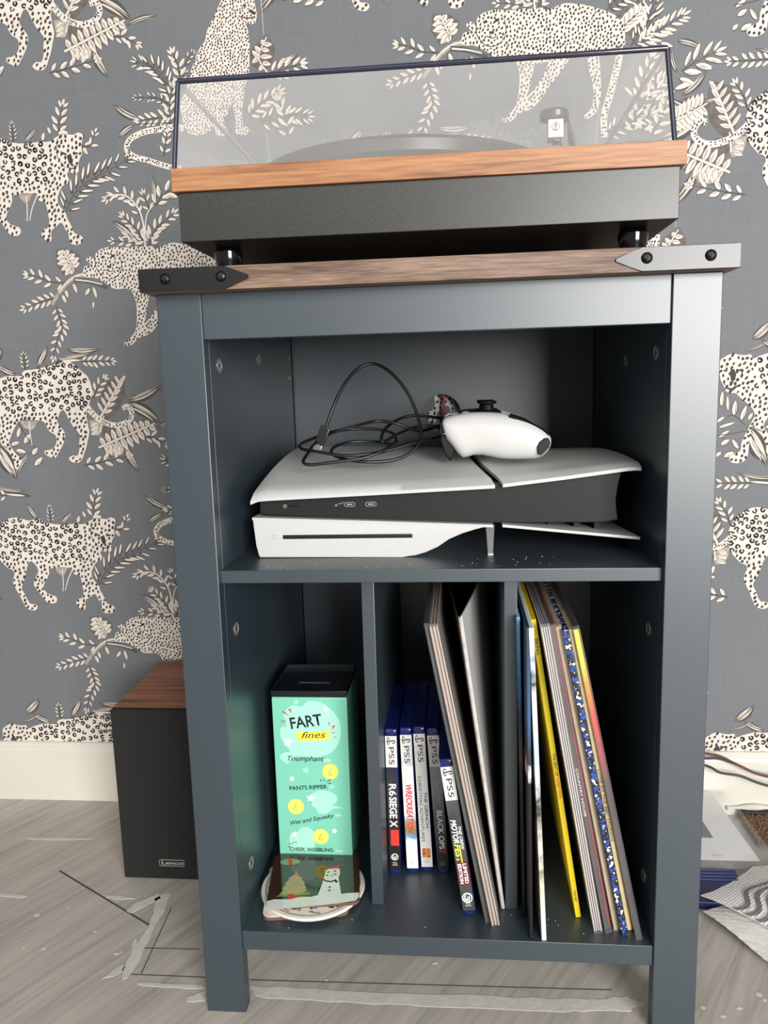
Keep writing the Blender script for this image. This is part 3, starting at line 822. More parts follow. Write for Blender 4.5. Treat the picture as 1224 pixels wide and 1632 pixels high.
  ('sprig',[(-283,669),(-269,708.5),(-242.5,732.5)],7,17.1,5.6,'c'),
  ('leaf',(-293.5,727),(-281,715),4.3,'c'),
  ('sprig',[(-259,664.5),(-244.5,690),(-239,712.5)],5,15.5,6.2,'c'),
  ('sprig',[(-271,668),(-254,713.5),(-255,742)],6,15.5,6.2,'c'),
 ],
}

# ------------------------------------------------------------------ room: floor
UX, UY = 0.516, 0.856                       # direction the planks run in
floor_mat = wood('grey_plank', ('#a29d94', '#b5afa6', '#c3bdb3'), axis='X', rough=0.5, fine=0.9, rings=3.0)
sub = MB().box((-1.6, -1.5, -0.03), (1.5, 0.43, -0.006)).build('floor', mat('sub_floor', '#3c3936', rough=0.9))
sub['kind'] = 'structure'
sub['label'] = 'grey wood-effect plank floor with white plaster smears'


def clip(poly, a, b, c):
    out = []
    for i in range(len(poly)):
        p, q = poly[i], poly[(i + 1) % len(poly)]
        dp, dq = a * p[0] + b * p[1] - c, a * q[0] + b * q[1] - c
        if dp <= 0:
            out.append(p)
        if (dp < 0) != (dq < 0):
            t = dp / (dp - dq)
            out.append((p[0] + (q[0] - p[0]) * t, p[1] + (q[1] - p[1]) * t))
    return out


PW = 0.1926
ang = math.atan2(UY, UX)
for k in range(-5, 11):
    s0 = -0.5551 + k * PW
    off = -0.0762 if k == 0 else -0.0762 + ((k * 0.377) % 1.0) * 1.2 - 1.2
    for j in range(-2, 4):
        t0 = off + j * 1.2
        g = 0.00006
        q = [(t0 + g, s0 + g), (t0 + 1.2 - g, s0 + g), (t0 + 1.2 - g, s0 + PW - g), (t0 + g, s0 + PW - g)]
        w = [(t * UX + s * UY, t * UY - s * UX) for t, s in q]
        for (a, b, c) in ((1, 0, 1.4), (-1, 0, 1.5), (0, 1, 0.4), (0, -1, 1.4)):
            if w:
                w = clip(w, a, b, c)
        if len(w) < 3:
            continue
        cx, cy = sum(p[0] for p in w) / len(w), sum(p[1] for p in w) / len(w)
        loc = [((x - cx) * UX + (y - cy) * UY, -(x - cx) * UY + (y - cy) * UX) for x, y in w]
        ar = sum(loc[i][0] * loc[(i + 1) % len(loc)][1] - loc[(i + 1) % len(loc)][0] * loc[i][1] for i in range(len(loc)))
        if ar < 0:
            loc = loc[::-1]
        MB().prism(loc, 'Z', -0.006, 0.0).build('plank', floor_mat, sub, loc=(cx, cy, 0), rot=(0, 0, ang))

smear_mat = mat('plaster', '#cfccc3', rough=0.8, vary=0.06, scale=60, bump=0.4, bump_scale=150)
seam_mat = mat('seam_dirt', '#4a4642', rough=0.9)


def ragged(pts, amp, n=5):
    pts = [Vector((x, y, 0)) for x, y in pts]
    out = []
    for i in range(len(pts)):
        p, q = pts[i], pts[(i + 1) % len(pts)]
        for s in range(n):
            r = p.lerp(q, s / n)
            out.append((r.x + random.uniform(-amp, amp), r.y + random.uniform(-amp, amp)))
    return out


def smear(px_pts, amp=0.003, h=0.0004):
    amp *= 0.45
    MB().prism(ragged(px_pts, amp), 'Z', 0.0, h).build('plaster_smear', smear_mat, sub, smooth=None)


smear([(-0.3642, 0.172), (-0.3559, 0.1823), (-0.3487, 0.1827), (-0.3434, 0.1493), (-0.3455, 0.1221), (-0.343, 0.0966), (-0.3411, 0.0666), (-0.3426, 0.041), (-0.3469, 0.0362), (-0.3542, 0.0515), (-0.3545, 0.0776), (-0.3606, 0.0956), (-0.3596, 0.1041), (-0.3535, 0.0929), (-0.3522, 0.1196), (-0.3553, 0.1452), (-0.3605, 0.1625)], 0.002)
smear([(-0.3912, 0.1456), (-0.3858, 0.1613), (-0.3738, 0.1715), (-0.364, 0.1819), (-0.357, 0.1724), (-0.3683, 0.1598), (-0.3771, 0.1499), (-0.3835, 0.1426)], 0.002)
smear([(-0.3704, 0.0367), (-0.3598, 0.0559), (-0.3539, 0.0591), (-0.3523, 0.0488), (-0.3603, 0.0409)], 0.002)
smear([(-0.2053, 0.0353), (-0.1376, 0.0349), (-0.0447, 0.0351), (0.0719, 0.0359), (0.1704, 0.0383), (0.1676, 0.0235), (0.1208, 0.0207), (0.033, 0.0204), (-0.0566, 0.02), (-0.1346, 0.0188), (-0.1951, 0.022)], 0.0035, 0.0003)
smear([(-0.3289, 0.0336), (-0.301, 0.0334), (-0.2556, 0.0342), (-0.2539, 0.029), (-0.299, 0.0282), (-0.3258, 0.0293)], 0.002)
smear([(-0.2686, 0.016), (-0.2528, 0.0256), (-0.2471, 0.0122), (-0.2656, 0.0111)], 0.002)
smear([(0.1484, 0.0387), (0.1869, 0.0426), (0.2015, 0.0352), (0.1831, 0.0244), (0.1528, 0.0274)], 0.004)
smear([(-0.5687, 0.1715), (-0.5428, 0.1704), (-0.5293, 0.1673), (-0.5393, 0.1643), (-0.5658, 0.1667)], 0.001)
smear([(-0.4326, 0.1747), (-0.4078, 0.1747), (-0.3898, 0.1707), (-0.4047, 0.1675), (-0.4263, 0.1701)], 0.001)
smear([(-0.6054, 0.2953), (-0.5501, 0.2978), (-0.5028, 0.2968), (-0.5469, 0.2917), (-0.5991, 0.2909)], 0.001)
for q, r in [((-0.4993, 0.1342), 0.004), ((-0.4591, 0.0779), 0.003), ((-0.371, 0.0747), 0.003), ((-0.3672, 0.0779), 0.002), ((-0.4127, 0.1098), 0.002), ((-0.663, 0.3967), 0.004), ((-0.0113, 0.0802), 0.003), ((0.0972, 0.0217), 0.003), ((-0.1265, 0.0488), 0.002), ((0.3204, 0.0546), 0.004), ((0.3233, 0.0472), 0.003), ((0.2946, 0.035), 0.003), ((0.2751, 0.0235), 0.003), ((0.2589, 0.0337), 0.003), ((-0.4832, 0.0776), 0.0015), ((-0.4672, 0.1499), 0.0015)]:
    smear([(q[0] + r * math.cos(a * 1.05) * random.uniform(.6, 1.2), q[1] + r * .7 * math.sin(a * 1.05) * random.uniform(.6, 1.2)) for a in range(6)], r * 0.2)
# old cut lines scored into the planks
for a, b in [((-0.337, 0.1555, 0.0), (-0.3306, 0.0463, 0.0)), ((-0.342, 0.0447, 0.0), (-0.2563, 0.045, 0.0)), ((-0.3444, 0.0852, 0.0), (-0.2786, 0.0868, 0.0)), ((-0.2089, 0.0441, 0.0), (0.173, 0.0519, 0.0))]:
    d = (Vector(b) - Vector(a)).normalized()
    s = Vector((-d.y, d.x, 0)) * 0.0005
    a, b = Vector(a), Vector(b)
    MB().prism([(a + s)[:2], (a - s)[:2], (b - s)[:2], (b + s)[:2]], 'Z', -0.0005, 0.0003).build('score_line', seam_mat, sub, smooth=None)
a, b = Vector((-0.515, 0.2214, -0.0)), Vector((-0.35, 0.1219, 0.0))
d = (b - a).normalized()
s = Vector((-d.y, d.x, 0)) * 0.0011
MB().prism([(a + s)[:2], (a - s)[:2], (b - s)[:2], (b + s)[:2]], 'Z', -0.0005, 0.0003).build('plank_end_joint', seam_mat, sub, smooth=None)

# ------------------------------------------------------------------ room: papered wall and skirting
WY = 0.408


def paper_mat():
    m = bpy.data.materials.new('grey_linen_paper')
    m.use_nodes = True
    N, L = m.node_tree.nodes, m.node_tree.links
    p = N['Principled BSDF']
    p.inputs['Roughness'].default_value = 0.7
    tc = N.new('ShaderNodeTexCoord')
    outs = []
    for st in ((18, 1, 420), (420, 1, 18), (5, 1, 5)):
        mp = N.new('ShaderNodeMapping')
        mp.inputs['Scale'].default_value = st
        L.new(tc.outputs['Object'], mp.inputs['Vector'])
        nz = N.new('ShaderNodeTexNoise')
        nz.inputs['Scale'].default_value = 1.0
        nz.inputs['Detail'].default_value = 3
        L.new(mp.outputs['Vector'], nz.inputs['Vector'])
        outs.append(nz.outputs['Fac'])
    a = N.new('ShaderNodeMath')
    a.operation = 'ADD'
    L.new(outs[0], a.inputs[0])
    L.new(outs[1], a.inputs[1])
    b = N.new('ShaderNodeMath')
    b.operation = 'ADD'
    L.new(a.outputs[0], b.inputs[0])
    L.new(outs[2], b.inputs[1])
    mr = N.new('ShaderNodeMapRange')
    mr.inputs[1].default_value, mr.inputs[2].default_value = 1.0, 2.0
    L.new(b.outputs[0], mr.inputs[0])
    cr = N.new('ShaderNodeValToRGB')
    cr.color_ramp.elements[0].color = srgb('#686b6e')
    cr.color_ramp.elements[1].color = srgb('#727478')
    L.new(mr.outputs[0], cr.inputs['Fac'])
    L.new(cr.outputs['Color'], p.inputs['Base Color'])
    return m


PAPER = paper_mat()
wall = MB().box((-1.6, WY, 0.0), (1.5, WY + 0.05, 2.3)).build('wall_back', PAPER)
wall['kind'] = 'structure'
wall['label'] = 'grey wallpaper printed with leopards and jungle leaves'
prof = [(0.0, 0.0), (-0.009, 0.0), (-0.009, 0.082), (-0.0075, 0.086), (-0.006, 0.0875), (-0.006, 0.0915), (-0.004, 0.0938), (0.0, 0.0945)]
bb = MB().prism([(WY + y, z) for y, z in prof], 'X', -1.6, 1.5).build('baseboard_back', mat('skirting_white', '#d8d5c9', rough=0.35, vary=0.03, scale=8))
bb['kind'] = 'structure'
bb['label'] = 'cream white painted skirting board'

PRINT_MATS = [CREAM, BROWN, TAN, DARK, PAPER, UMBER]
MI = dict(cream=0, brown=1, tan=2, dark=3, wall=4, umber=5)


def P3(p, h):
    return (p[0] / 1000, WY - h * 2.0 / 1000, p[1] / 1000)


def lens(b, t, w, bend=0.0, n=6):
    """outline of a leaf blade from base b to tip t"""
    b, t = Vector(b), Vector(t)
    d = t - b
    s = Vector((-d.y, d.x)).normalized()
    L_, R_ = [], []
    for i in range(n + 1):
        u = i / n
        c = b + d * u + s * (bend * d.length * math.sin(math.pi * u))
        k = math.sin(math.pi * u ** 0.85) ** 0.8 * w / 2
        if 0 < i < n:
            L_.append(c + s * k)
            R_.append(c - s * k)
        else:
            L_.append(c)
    return L_ + R_[::-1]


LAYER = [0]


def fill(mb, pts, h, m):
    LAYER[0] += 1
    h += (LAYER[0] % 40) * 0.0015      # keeps overlapping inks from sharing one plane
    mb.flat([P3(p, h) for p in pts], MI[m])


def leaf(mb, b, t, w, st, h=0.1):
    b, t = Vector(b), Vector(t)
    d = t - b
    s = Vector((-d.y, d.x)).normalized()
    if st == 'w':
        fill(mb, lens(b, t, w * 1.5), h + 0.12, 'cream')
        fill(mb, lens(b, b + d * 0.8 + s * w * 0.3, w * 0.4), h + 0.19, 'tan')
    elif st == 'c':
        fill(mb, lens(b, t, w * 1.25), h, 'brown')
        fill(mb, lens(b + d * 0.05 + s * w * 0.06, t - d * 0.04, w * 0.88), h + 0.06, 'cream')
        fill(mb, lens(b + d * 0.12 - s * w * 0.2, b + d * 0.8 - s * w * 0.16, w * 0.2), h + 0.09, 'tan')
    elif st == 'n':
        fill(mb, lens(b, t, w * 1.2), h, 'brown')
        fill(mb, lens(b + d * 0.2 + s * w * 0.1, t - d * 0.05, w * 0.62), h + 0.06, 'cream')
    elif st == 's':
        bend = random.choice((-1, 1)) * 0.05
        fill(mb, lens(b, t, w, bend, 9), h, 'brown')
        for k, wid, a0, a1, m in ((0.0, 0.07, 0, 1, 'cream'), (0.24, 0.14, 0.08, 0.9, 'cream'), (0.12, 0.08, 0.1, 0.8, 'tan'), (-0.26, 0.13, 0.12, 0.85, 'cream'), (-0.12, 0.08, 0.2, 0.75, 'tan'), (0.37, 0.05, 0.25, 0.75, 'cream')):
            fill(mb, lens(b + d * a0 + s * w * k * 0.7, b + d * a1 + s * w * k * 0.6, w * wid, bend + k * 0.12 * w / d.length, 7), h + 0.08, m)


def strip(mb, path, w, m, h, taper=0.3):
    ps = catmull([Vector((x, y, 0)) for x, y in path], 6) if len(path) > 2 else [Vector((x, y, 0)) for x, y in path]
    A, B = [], []
    for i, p in enumerate(ps):
        t = (ps[min(i + 1, len(ps) - 1)] - ps[max(i - 1, 0)]).normalized()
        s = Vector((-t.y, t.x, 0)) * w / 2 * (1 - taper * i / (len(ps) - 1))
        A.append(p + s)
        B.append(p - s)
    LAYER[0] += 1
    h += (LAYER[0] % 40) * 0.0015
    o = A + B[::-1]
    n = len(A)
    mb.add([P3(p, h) for p in o], [(i, i + 1, 2 * n - 2 - i, 2 * n - 1 - i) for i in range(n - 1)], MI[m])


def sprig(mb, path, n, ln, w, st, h=0.1):
    ps = [Vector((x, y, 0)) for x, y in path]
    fine = catmull(ps, 12) if len(ps) > 2 else [ps[0].lerp(ps[1], i / 24) for i in range(25)]
    strip(mb, path, 1.6, 'brown', h + 0.02, 0.5)
    for i in range(n):
        u = (i + 0.6) / n
        k = min(int(u * (len(fine) - 1)), len(fine) - 2)
        t = (fine[k + 1] - fine[k]).normalized().to_2d()
        sc_ = (0.75 + 0.5 * math.sin(math.pi * min(1, u * 0.9 + 0.1))) * 0.85
        for sgn in (-1, 1):
            a = sgn * math.radians(random.uniform(38, 58) * (1 - 0.35 * u))
            dv = Vector((t.x * math.cos(a) - t.y * math.sin(a), t.x * math.sin(a) + t.y * math.cos(a)))
            b = fine[k].to_2d() + dv * ln * 0.12
            leaf(mb, b, b + dv * ln * sc_, w * sc_, st, h)
    e = fine[-1].to_2d()
    t = (fine[-1] - fine[-3]).normalized().to_2d()
    leaf(mb, e, e + t * ln * 0.7, w * 0.8, st, h)


def inside(p, poly):
    c = False
    j = len(poly) - 1
    for i in range(len(poly)):
        if (poly[i][1] > p[1]) != (poly[j][1] > p[1]) and p[0] < (poly[j][0] - poly[i][0]) * (p[1] - poly[i][1]) / (poly[j][1] - poly[i][1]) + poly[i][0]:
            c = not c
        j = i
    return c


def dab(mb, c, r, el, a, h, m='dark', n=7):
    pts = []
    for i in range(n):
        t = 2 * math.pi * i / n
        k = r * random.uniform(0.78, 1.2)
        x, y = k * math.cos(t) * el, k * math.sin(t) / el
        pts.append((c[0] + x * math.cos(a) - y * math.sin(a), c[1] + x * math.sin(a) + y * math.cos(a)))
    mb.add([P3(p, h) for p in pts], [tuple(range(n))], MI[m])


def cat_print(mb, outline, sp, ros, h=0.3):
    o = [(p.x, p.y) for p in catmull([Vector((x, y, 0)) for x, y in outline], 4, True)]
    o = [(x + random.uniform(-.25, .25), y + random.uniform(-.25, .25)) for x, y in o]
    fill(mb, o, h, 'cream')
    # soft grey shading hairs along the lower edges of the figure
    xs, ys = [p[0] for p in o], [p[1] for p in o]
    pts = []
    cell = {}
    tries = int((max(xs) - min(xs)) * (max(ys) - min(ys)) / (sp * sp) * 45)
    for _ in range(tries):
        p = (random.uniform(min(xs), max(xs)), random.uniform(min(ys), max(ys)))
        isros = ros and min(ros[0][0], ros[1][0]) < p[0] < max(ros[0][0], ros[1][0]) and min(ros[0][1], ros[1][1]) < p[1] < max(ros[0][1], ros[1][1])
        md = sp * (1.12 if isros else 0.78)
        g = (int(p[0] // sp), int(p[1] // sp))
        ok = True
        for i in (-1, 0, 1):
            for j in (-1, 0, 1):
                for q in cell.get((g[0] + i, g[1] + j), ()):
                    if (q[0] - p[0]) ** 2 + (q[1] - p[1]) ** 2 < md * md:
                        ok = False
        if not ok or not inside(p, o):
            continue
        e = sp * 0.22
        if not all(inside((p[0] + dx, p[1] + dy), o) for dx, dy in ((e, 0), (-e, 0), (0, e), (0, -e))):
            continue
        cell.setdefault(g, []).append(p)
        if isros:
            a0 = random.uniform(0, 6.28)
            k = random.choice((3, 4, 4, 5))
            for i in range(k):
                a = a0 + i * 6.28 / (k + 0.8)
                r = sp * 0.33
                dab(mb, (p[0] + r * math.cos(a), p[1] + r * math.sin(a)), sp * random.uniform(0.23, 0.31), 1.3, a + 1.57, h + 0.08)
        else:
            dab(mb, p, sp * random.uniform(0.26, 0.36), random.uniform(1.05, 1.4), random.uniform(-0.5, 0.5) + 1.2, h + 0.08)


def tail_print(mb, path, w, h=0.3):
    strip(mb, path, w, 'cream', h, 0.1)
    ps = catmull([Vector((x, y, 0)) for x, y in path], 6)
    L_ = 0
    for i in range(1, len(ps)):
        L_ += (ps[i] - ps[i - 1]).length
        if L_ > w * 0.36:
            L_ = 0
            t = (ps[i] - ps[i - 1]).normalized()
            s = Vector((-t.y, t.x, 0))
            for _ in range(2):
                q = ps[i] + s * random.uniform(-0.36, 0.36) * w
                dab(mb, q, w * random.uniform(0.11, 0.18), 1.3, random.uniform(0, 3), h + 0.08, n=6)


def motif(keys):
    mb = MB()
    for key in keys:
        for it in PRINT[key]:
            k = it[0]
            if k == 'cat':
                cat_print(mb, it[1], it[2], it[3])
            elif k == 'tail':
                tail_print(mb, it[1], it[2], 0.28)
            elif k == 'leaf':
                leaf(mb, it[1], it[2], it[3], it[4])
            elif k == 'sprig':
                sprig(mb, it[1], it[2], it[3], it[4], it[5])
            elif k == 'strip':
                strip(mb, it[1], it[2], it[3], 0.46 if it[3] == 'dark' else (0.24 if key[0] == 'f' else 0.44))
            elif k == 'poly':
                fill(mb, it[1], dict(dark=0.46, wall=0.42).get(it[2], 0.08), 'umber' if it[2] == 'brown' else it[2])
    return mb


for nm, keys, lab in (('printed_leopard', ['B'], 'printed leopard walking right'), ('printed_leopard', ['A'], 'printed leopard walking left'),
                      ('printed_leopard', ['C'], 'printed sitting leopard with long tail'), ('printed_leopard', ['D'], 'printed leopard resting on a branch'),
                      ('printed_foliage', ['fB', 'fBt'], 'printed leaves around the right-walking leopard'), ('printed_foliage', ['fA', 'fAt'], 'printed leaves around the left-walking leopard'),
                      ('printed_foliage', ['fC'], 'printed fronds beside the sitting leopard'), ('printed_foliage', ['fD'], 'printed branch, vine and fern leaves')):
    mb = motif(keys)
    me = mb.mesh(nm, PRINT_MATS)
    xs, zs = [v[0] for v in mb.v], [v[2] for v in mb.v]
    for i in range(-1, 4):
        for j in range(-3, 3):
            dx, dz = i * 0.532, j * 0.533 + (i % 2) * 0.2665
            if max(xs) + dx < -0.95 or min(xs) + dx > 0.85 or max(zs) + dz < 0.1 or min(zs) + dz > 1.42 or min(xs) + dx < -1.58 or max(xs) + dx > 1.48:
                continue
            if min(zs) + dz < 0.0:
                # cut what would run below the skirting top
                bm = bmesh.new()
                bm.from_mesh(me)
                bmesh.ops.bisect_plane(bm, geom=bm.verts[:] + bm.edges[:] + bm.faces[:], plane_co=(0, 0, 0.08 - dz), plane_no=(0, 0, -1), clear_outer=True)
                m2 = bpy.data.meshes.new(nm)
                bm.to_mesh(m2)
                bm.free()
                for q in PRINT_MATS:
                    if len(m2.materials) < len(PRINT_MATS):
                        m2.materials.append(q)
            else:
                m2 = me
            o = bpy.data.objects.new(nm, m2)
            COL.objects.link(o)
            o.parent = wall
            o.location = (dx, 0, dz)
            o['label'] = lab

# ------------------------------------------------------------------ cabinet
X0, X1, PWD = -0.241, 0.241, 0.0402
HZ, SLAB = 0.711, 0.7305
cab = thing('record_cabinet', 'dark navy painted open cabinet with shelf compartments and wooden top', 'cabinet')
for xa in (X0, X1 - PWD):
    MB().box((xa, 0, 0), (xa + PWD, 0.016, HZ), 0.0008).build('front_post', PAINT, cab)
    MB().box((xa, 0.372, 0), (xa + PWD, 0.388, HZ), 0.0008).build('rear_post', PAINT, cab)
IL, IR = X0 + PWD, X1 - PWD
sideL = MB().box((IL - 0.016, 0.016, 0.0695), (IL, 0.3795, HZ), 0.0004).build('side_panel', PAINT, cab)
sideR = MB().box((IR, 0.016, 0.0695), (IR + 0.016, 0.3795, HZ), 0.0004).build('side_panel', PAINT, cab)
MB().box((IL, 0.003, 0.671), (IR, 0.018, HZ), 0.0006).build('top_rail', PAINT, cab)
MB().box((IL, 0.018, 0.697), (IR, 0.3795, HZ), 0.0).build('ceiling_board', PAINT, cab)
SHELF, BASE = 0.460, 0.0904
MB().box((IL, 0.0075, 0.4478), (IR, 0.3795, SHELF), 0.0006).build('shelf', PAINT, cab)
MB().box((IL, 0.003, 0.0695), (IR, 0.3795, BASE), 0.0006).build('bottom_board', PAINT, cab)
for xa in (-0.0744, 0.0640):
    MB().box((xa, 0.0500, BASE), (xa + 0.0125, 0.3795, 0.4478), 0.0005).build('divider', PAINT, cab)
# back panel with a round cable hole
hx, hz, hr = 0.0, 0.5865, 0.0262
bk = MB()
yA, yB = 0.3795, 0.3835
sq = 0.05
zt, zb = 0.711, 0.0695
for y, flip in ((yA, False), (yB, True)):
    n = 32
    ci, so = [], []
    for i in range(n):
        a = 2 * math.pi * i / n
        c, s = math.cos(a), math.sin(a)
        k = sq / max(abs(c), abs(s))
        ci.append((hx + hr * c, y, hz + hr * s))
        so.append((hx + k * c, y, hz + k * s))
    fs = [(i, (i + 1) % n, n + (i + 1) % n, n + i) for i in range(n)]
    bk.add(ci + so, fs if not flip else [f[::-1] for f in fs])
    for (xa, xb, za, zc) in ((IL, IR, zb, hz - sq), (IL, IR, hz + sq, zt), (IL, hx - sq, hz - sq, hz + sq), (hx + sq, IR, hz - sq, hz + sq)):
        f = (0, 1, 2, 3) if not flip else (3, 2, 1, 0)
        bk.add([(xa, y, za), (xb, y, za), (xb, y, zc), (xa, y, zc)], [f])
n = 32
ring = [(hx + hr * math.cos(2 * math.pi * i / n), y, hz + hr * math.sin(2 * math.pi * i / n)) for y in (yA, yB) for i in range(n)]
bk.add(ring, [(i, n + i, n + (i + 1) % n, (i + 1) % n) for i in range(n)])
bk.build('back_panel', PAINT, cab, smooth=None)
# cam-lock covers on the inside of the side panels
cam_m = mat('cam_cover', '#9a9890', rough=0.35, metal=0.6, vary=0.1, scale=200)
cam_d = mat('cam_slot', '#2a2a2a', rough=0.6)
for side, spots in ((-1, ((0.0428, 0.6493), (0.1946, 0.6595), (0.0455, 0.3917), (0.0481, 0.1353), (0.352, 0.665), (0.352, 0.640))), (1, ((0.1776, 0.645), (0.0499, 0.6486), (0.0515, 0.3898), (0.0462, 0.1353)))):
    for (y, z) in spots:
        x = IL if side < 0 else IR
        s = 1 if side < 0 else -1
        rr = 0.0068 if y < 0.3 else 0.004
        pr_ = [(rr, 0), (rr, 0.0007 * s), (rr * 0.86, 0.0010 * s), (rr * 0.8, 0.0004 * s)]
        c = MB().lathe(pr_, (x, y, z), 20, 'X').build('cam_cover', cam_m, sideL if side < 0 else sideR)
        MB().box((x + min(0.0004 * s, 0.0009 * s), y - rr * .5, z - rr * .12), (x + max(0.0004 * s, 0.0009 * s), y + rr * .5, z + rr * .12)).build('cam_slot', cam_d, sideL if side < 0 else sideR)

# wooden top with metal corner straps
slabm = wood('walnut_slab', ('#4a382c', '#705848', '#8d7462'), axis='X', rough=0.55, fine=4.0, rings=9)
TX0, TX1, TY = -0.2467, 0.2467, -0.0168
top = MB().box((TX0, TY, HZ), (TX1, 0.396, SLAB), 0.0006).build('wooden_top', slabm, cab)
for sgn in (-1, 1):
    xe = TX0 if sgn < 0 else TX1
    tip = -0.1515 if sgn < 0 else 0.1505
    t = 0.0016
    zc = (HZ + SLAB) / 2
    sh = tip - sgn * -1 * 0.0
    shoulder = tip + sgn * 0.021
    outline = [(xe + sgn * t, HZ + 0.0002), (shoulder, HZ + 0.0002), (shoulder - sgn * 0.008, HZ + 0.0035), (tip, zc - 0.0012), (tip, zc + 0.0012), (shoulder - sgn * 0.008, SLAB - 0.0035), (shoulder, SLAB - 0.0002), (xe + sgn * t, SLAB - 0.0002)]
    br = MB().prism(outline, 'Y', TY - t, TY, bev=0.0004)
    br.box((min(xe, xe + sgn * t), TY, HZ + 0.0002), (max(xe, xe + sgn * t), 0.07, SLAB - 0.0002), 0.0003)
    br = br.build('corner_strap', BLACKMETAL, cab)
    br['label'] = 'black metal corner strap with pointed end'
    for xs_ in ((-0.2248, -0.1759) if sgn < 0 else (0.1751, 0.2248)):
        rs = 0.0046
        s = MB().lathe([(rs, 0), (rs * .98, -0.0006), (rs * .8, -0.0018), (rs * .45, -0.0024), (0.0002, -0.0026)], (xs_, TY - t, zc + 0.0008), 20, 'Y').build('screw', mat('screw_black', '#161616', rough=0.25, metal=0.5), br)
        sl = MB()
        sl.box((xs_ - 0.0022, TY - t - 0.0029, zc + 0.0003), (xs_ + 0.0022, TY - t - 0.0019, zc + 0.0013))
        sl.box((xs_ - 0.0005, TY - t - 0.0029, zc - 0.0014), (xs_ + 0.0005, TY - t - 0.0019, zc + 0.003))
        sl.build('screw_slot', cam_d, br, smooth=None)

# ------------------------------------------------------------------ turntable
tt = thing('turntable', 'record player with walnut rim, black plinth and closed clear dust cover', 'turntable', (-0.005, 0, SLAB))
zt0 = SLAB
body_m = mat('black_vinyl_wrap', '#222321', rough=0.37, vary=0.5, scale=900, bump=0.15, bump_scale=900, spec=0.65)
MB().box((-0.2075, -0.006, 0.7530 - zt0), (0.2075, 0.352, 0.7935 - zt0), 0.0006).build('plinth', body_m, tt)
rimwood = wood('teak_rim', ('#6d4427', '#966540', '#ad7c54'), axis='X', rough=0.45, fine=2.5, rings=5)
MB().box((-0.2115, -0.0098, 0.7935 - zt0), (0.2115, 0.355, 0.8122 - zt0), 0.0005).build('wooden_rim', rimwood, tt)
foot_m = mat('gloss_black', '#0b0b0c', rough=0.1, vary=0.1, spec=0.7)
for fx in (-0.178, 0.180):
    for fy in (0.034, 0.32):
        MB().lathe([(0.0085, 0), (0.0098, 0.001), (0.0118, 0.010), (0.0127, 0.016), (0.0127, 0.019), (0.0108, 0.0225)], (fx, fy, 0), 32).build('foot', foot_m, tt)
zr = 0.8122 - zt0
pl = MB().lathe([(0.03, 0), (0.10, 0.002), (0.146, 0.010), (0.150, 0.013), (0.150, 0.0225), (0.149, 0.0235), (0.147, 0.024), (0.02, 0.024)], (-0.026, 0.170, zr), 96).build('platter', mat('platter_black', '#0e0f10', rough=0.3, vary=0.1, scale=20, spec=0.5), tt)
MB().lathe([(0.148, 0), (0.148, 0.002), (0.02, 0.002)], (-0.026, 0.170, zr + 0.024), 96).build('slip_mat', mat('felt', '#181818', rough=0.95), pl)
MB().lathe([(0.0035, 0), (0.0035, 0.010), (0.002, 0.012)], (-0.026, 0.170, zr + 0.026), 16).build('spindle', mat('steel', '#b9bbbd', rough=0.2, metal=1.0), pl)
# dust cover
lidm = clear('dust_cover_clear', (0.97, 0.97, 0.97, 1), haze=0.07, gloss=0.085, rough=0.06, hazecol=(.95, .92, .88, 1))  # haze colour paints in part of the bright room's reflected veil
edge = mat('acrylic_edge', '#272a3c', rough=0.15, vary=0.1, coat=0.5)
z0, z1 = 0.8126 - zt0, 0.884 - zt0
xb, xt = 0.2065, 0.2000
yf0, yf1, yb0, yb1 = -0.004, 0.001, 0.348, 0.345
cx_ = -0.0035
Bq = [(cx_ - xb, yf0, z0), (cx_ + xb, yf0, z0), (cx_ + xb, yb0, z0), (cx_ - xb, yb0, z0)]
Tq = [(cx_ - xt, yf1, z1), (cx_ + xt, yf1, z1), (cx_ + xt, yb1, z1), (cx_ - xt, yb1, z1)]
lid = MB()
lid.add(Bq + Tq, [(0, 1, 5, 4), (1, 2, 6, 5), (2, 3, 7, 6), (3, 0, 4, 7), (4, 5, 6, 7)])
lid = lid.build('dust_cover', lidm, tt, smooth=None)


def bar(name, a, b, w, m, parent):
    a, b = Vector(a), Vector(b)
    MB().tube([a, b], w, n=8, smooth=1).build(name, m, parent)


edge_c = clear('acrylic_clear_edge', (0.95, 0.95, 0.95, 1), haze=0.55, gloss=0.1, rough=0.1)
for i in range(4):
    bar('cover_edge', Tq[i], Tq[(i + 1) % 4], 0.0023, edge if i == 0 else edge_c, lid)
    bar('cover_edge', Bq[i], Tq[i], 0.0021, edge if i < 2 else edge_c, lid)
bad = MB().box((-0.0180, 0.3405, 0.857 - zt0), (0.0180, 0.3435, 0.8655 - zt0), 0.0003).build('badge', mat('badge_grey', '#6d6a66', rough=0.4, metal=0.4), lid)
for sx in (-0.14, 0.14):
    MB().box((sx - 0.018, 0.349, 0.80 - zt0), (sx + 0.018, 0.358, 0.83 - zt0), 0.001).build('hinge', foot_m, tt)
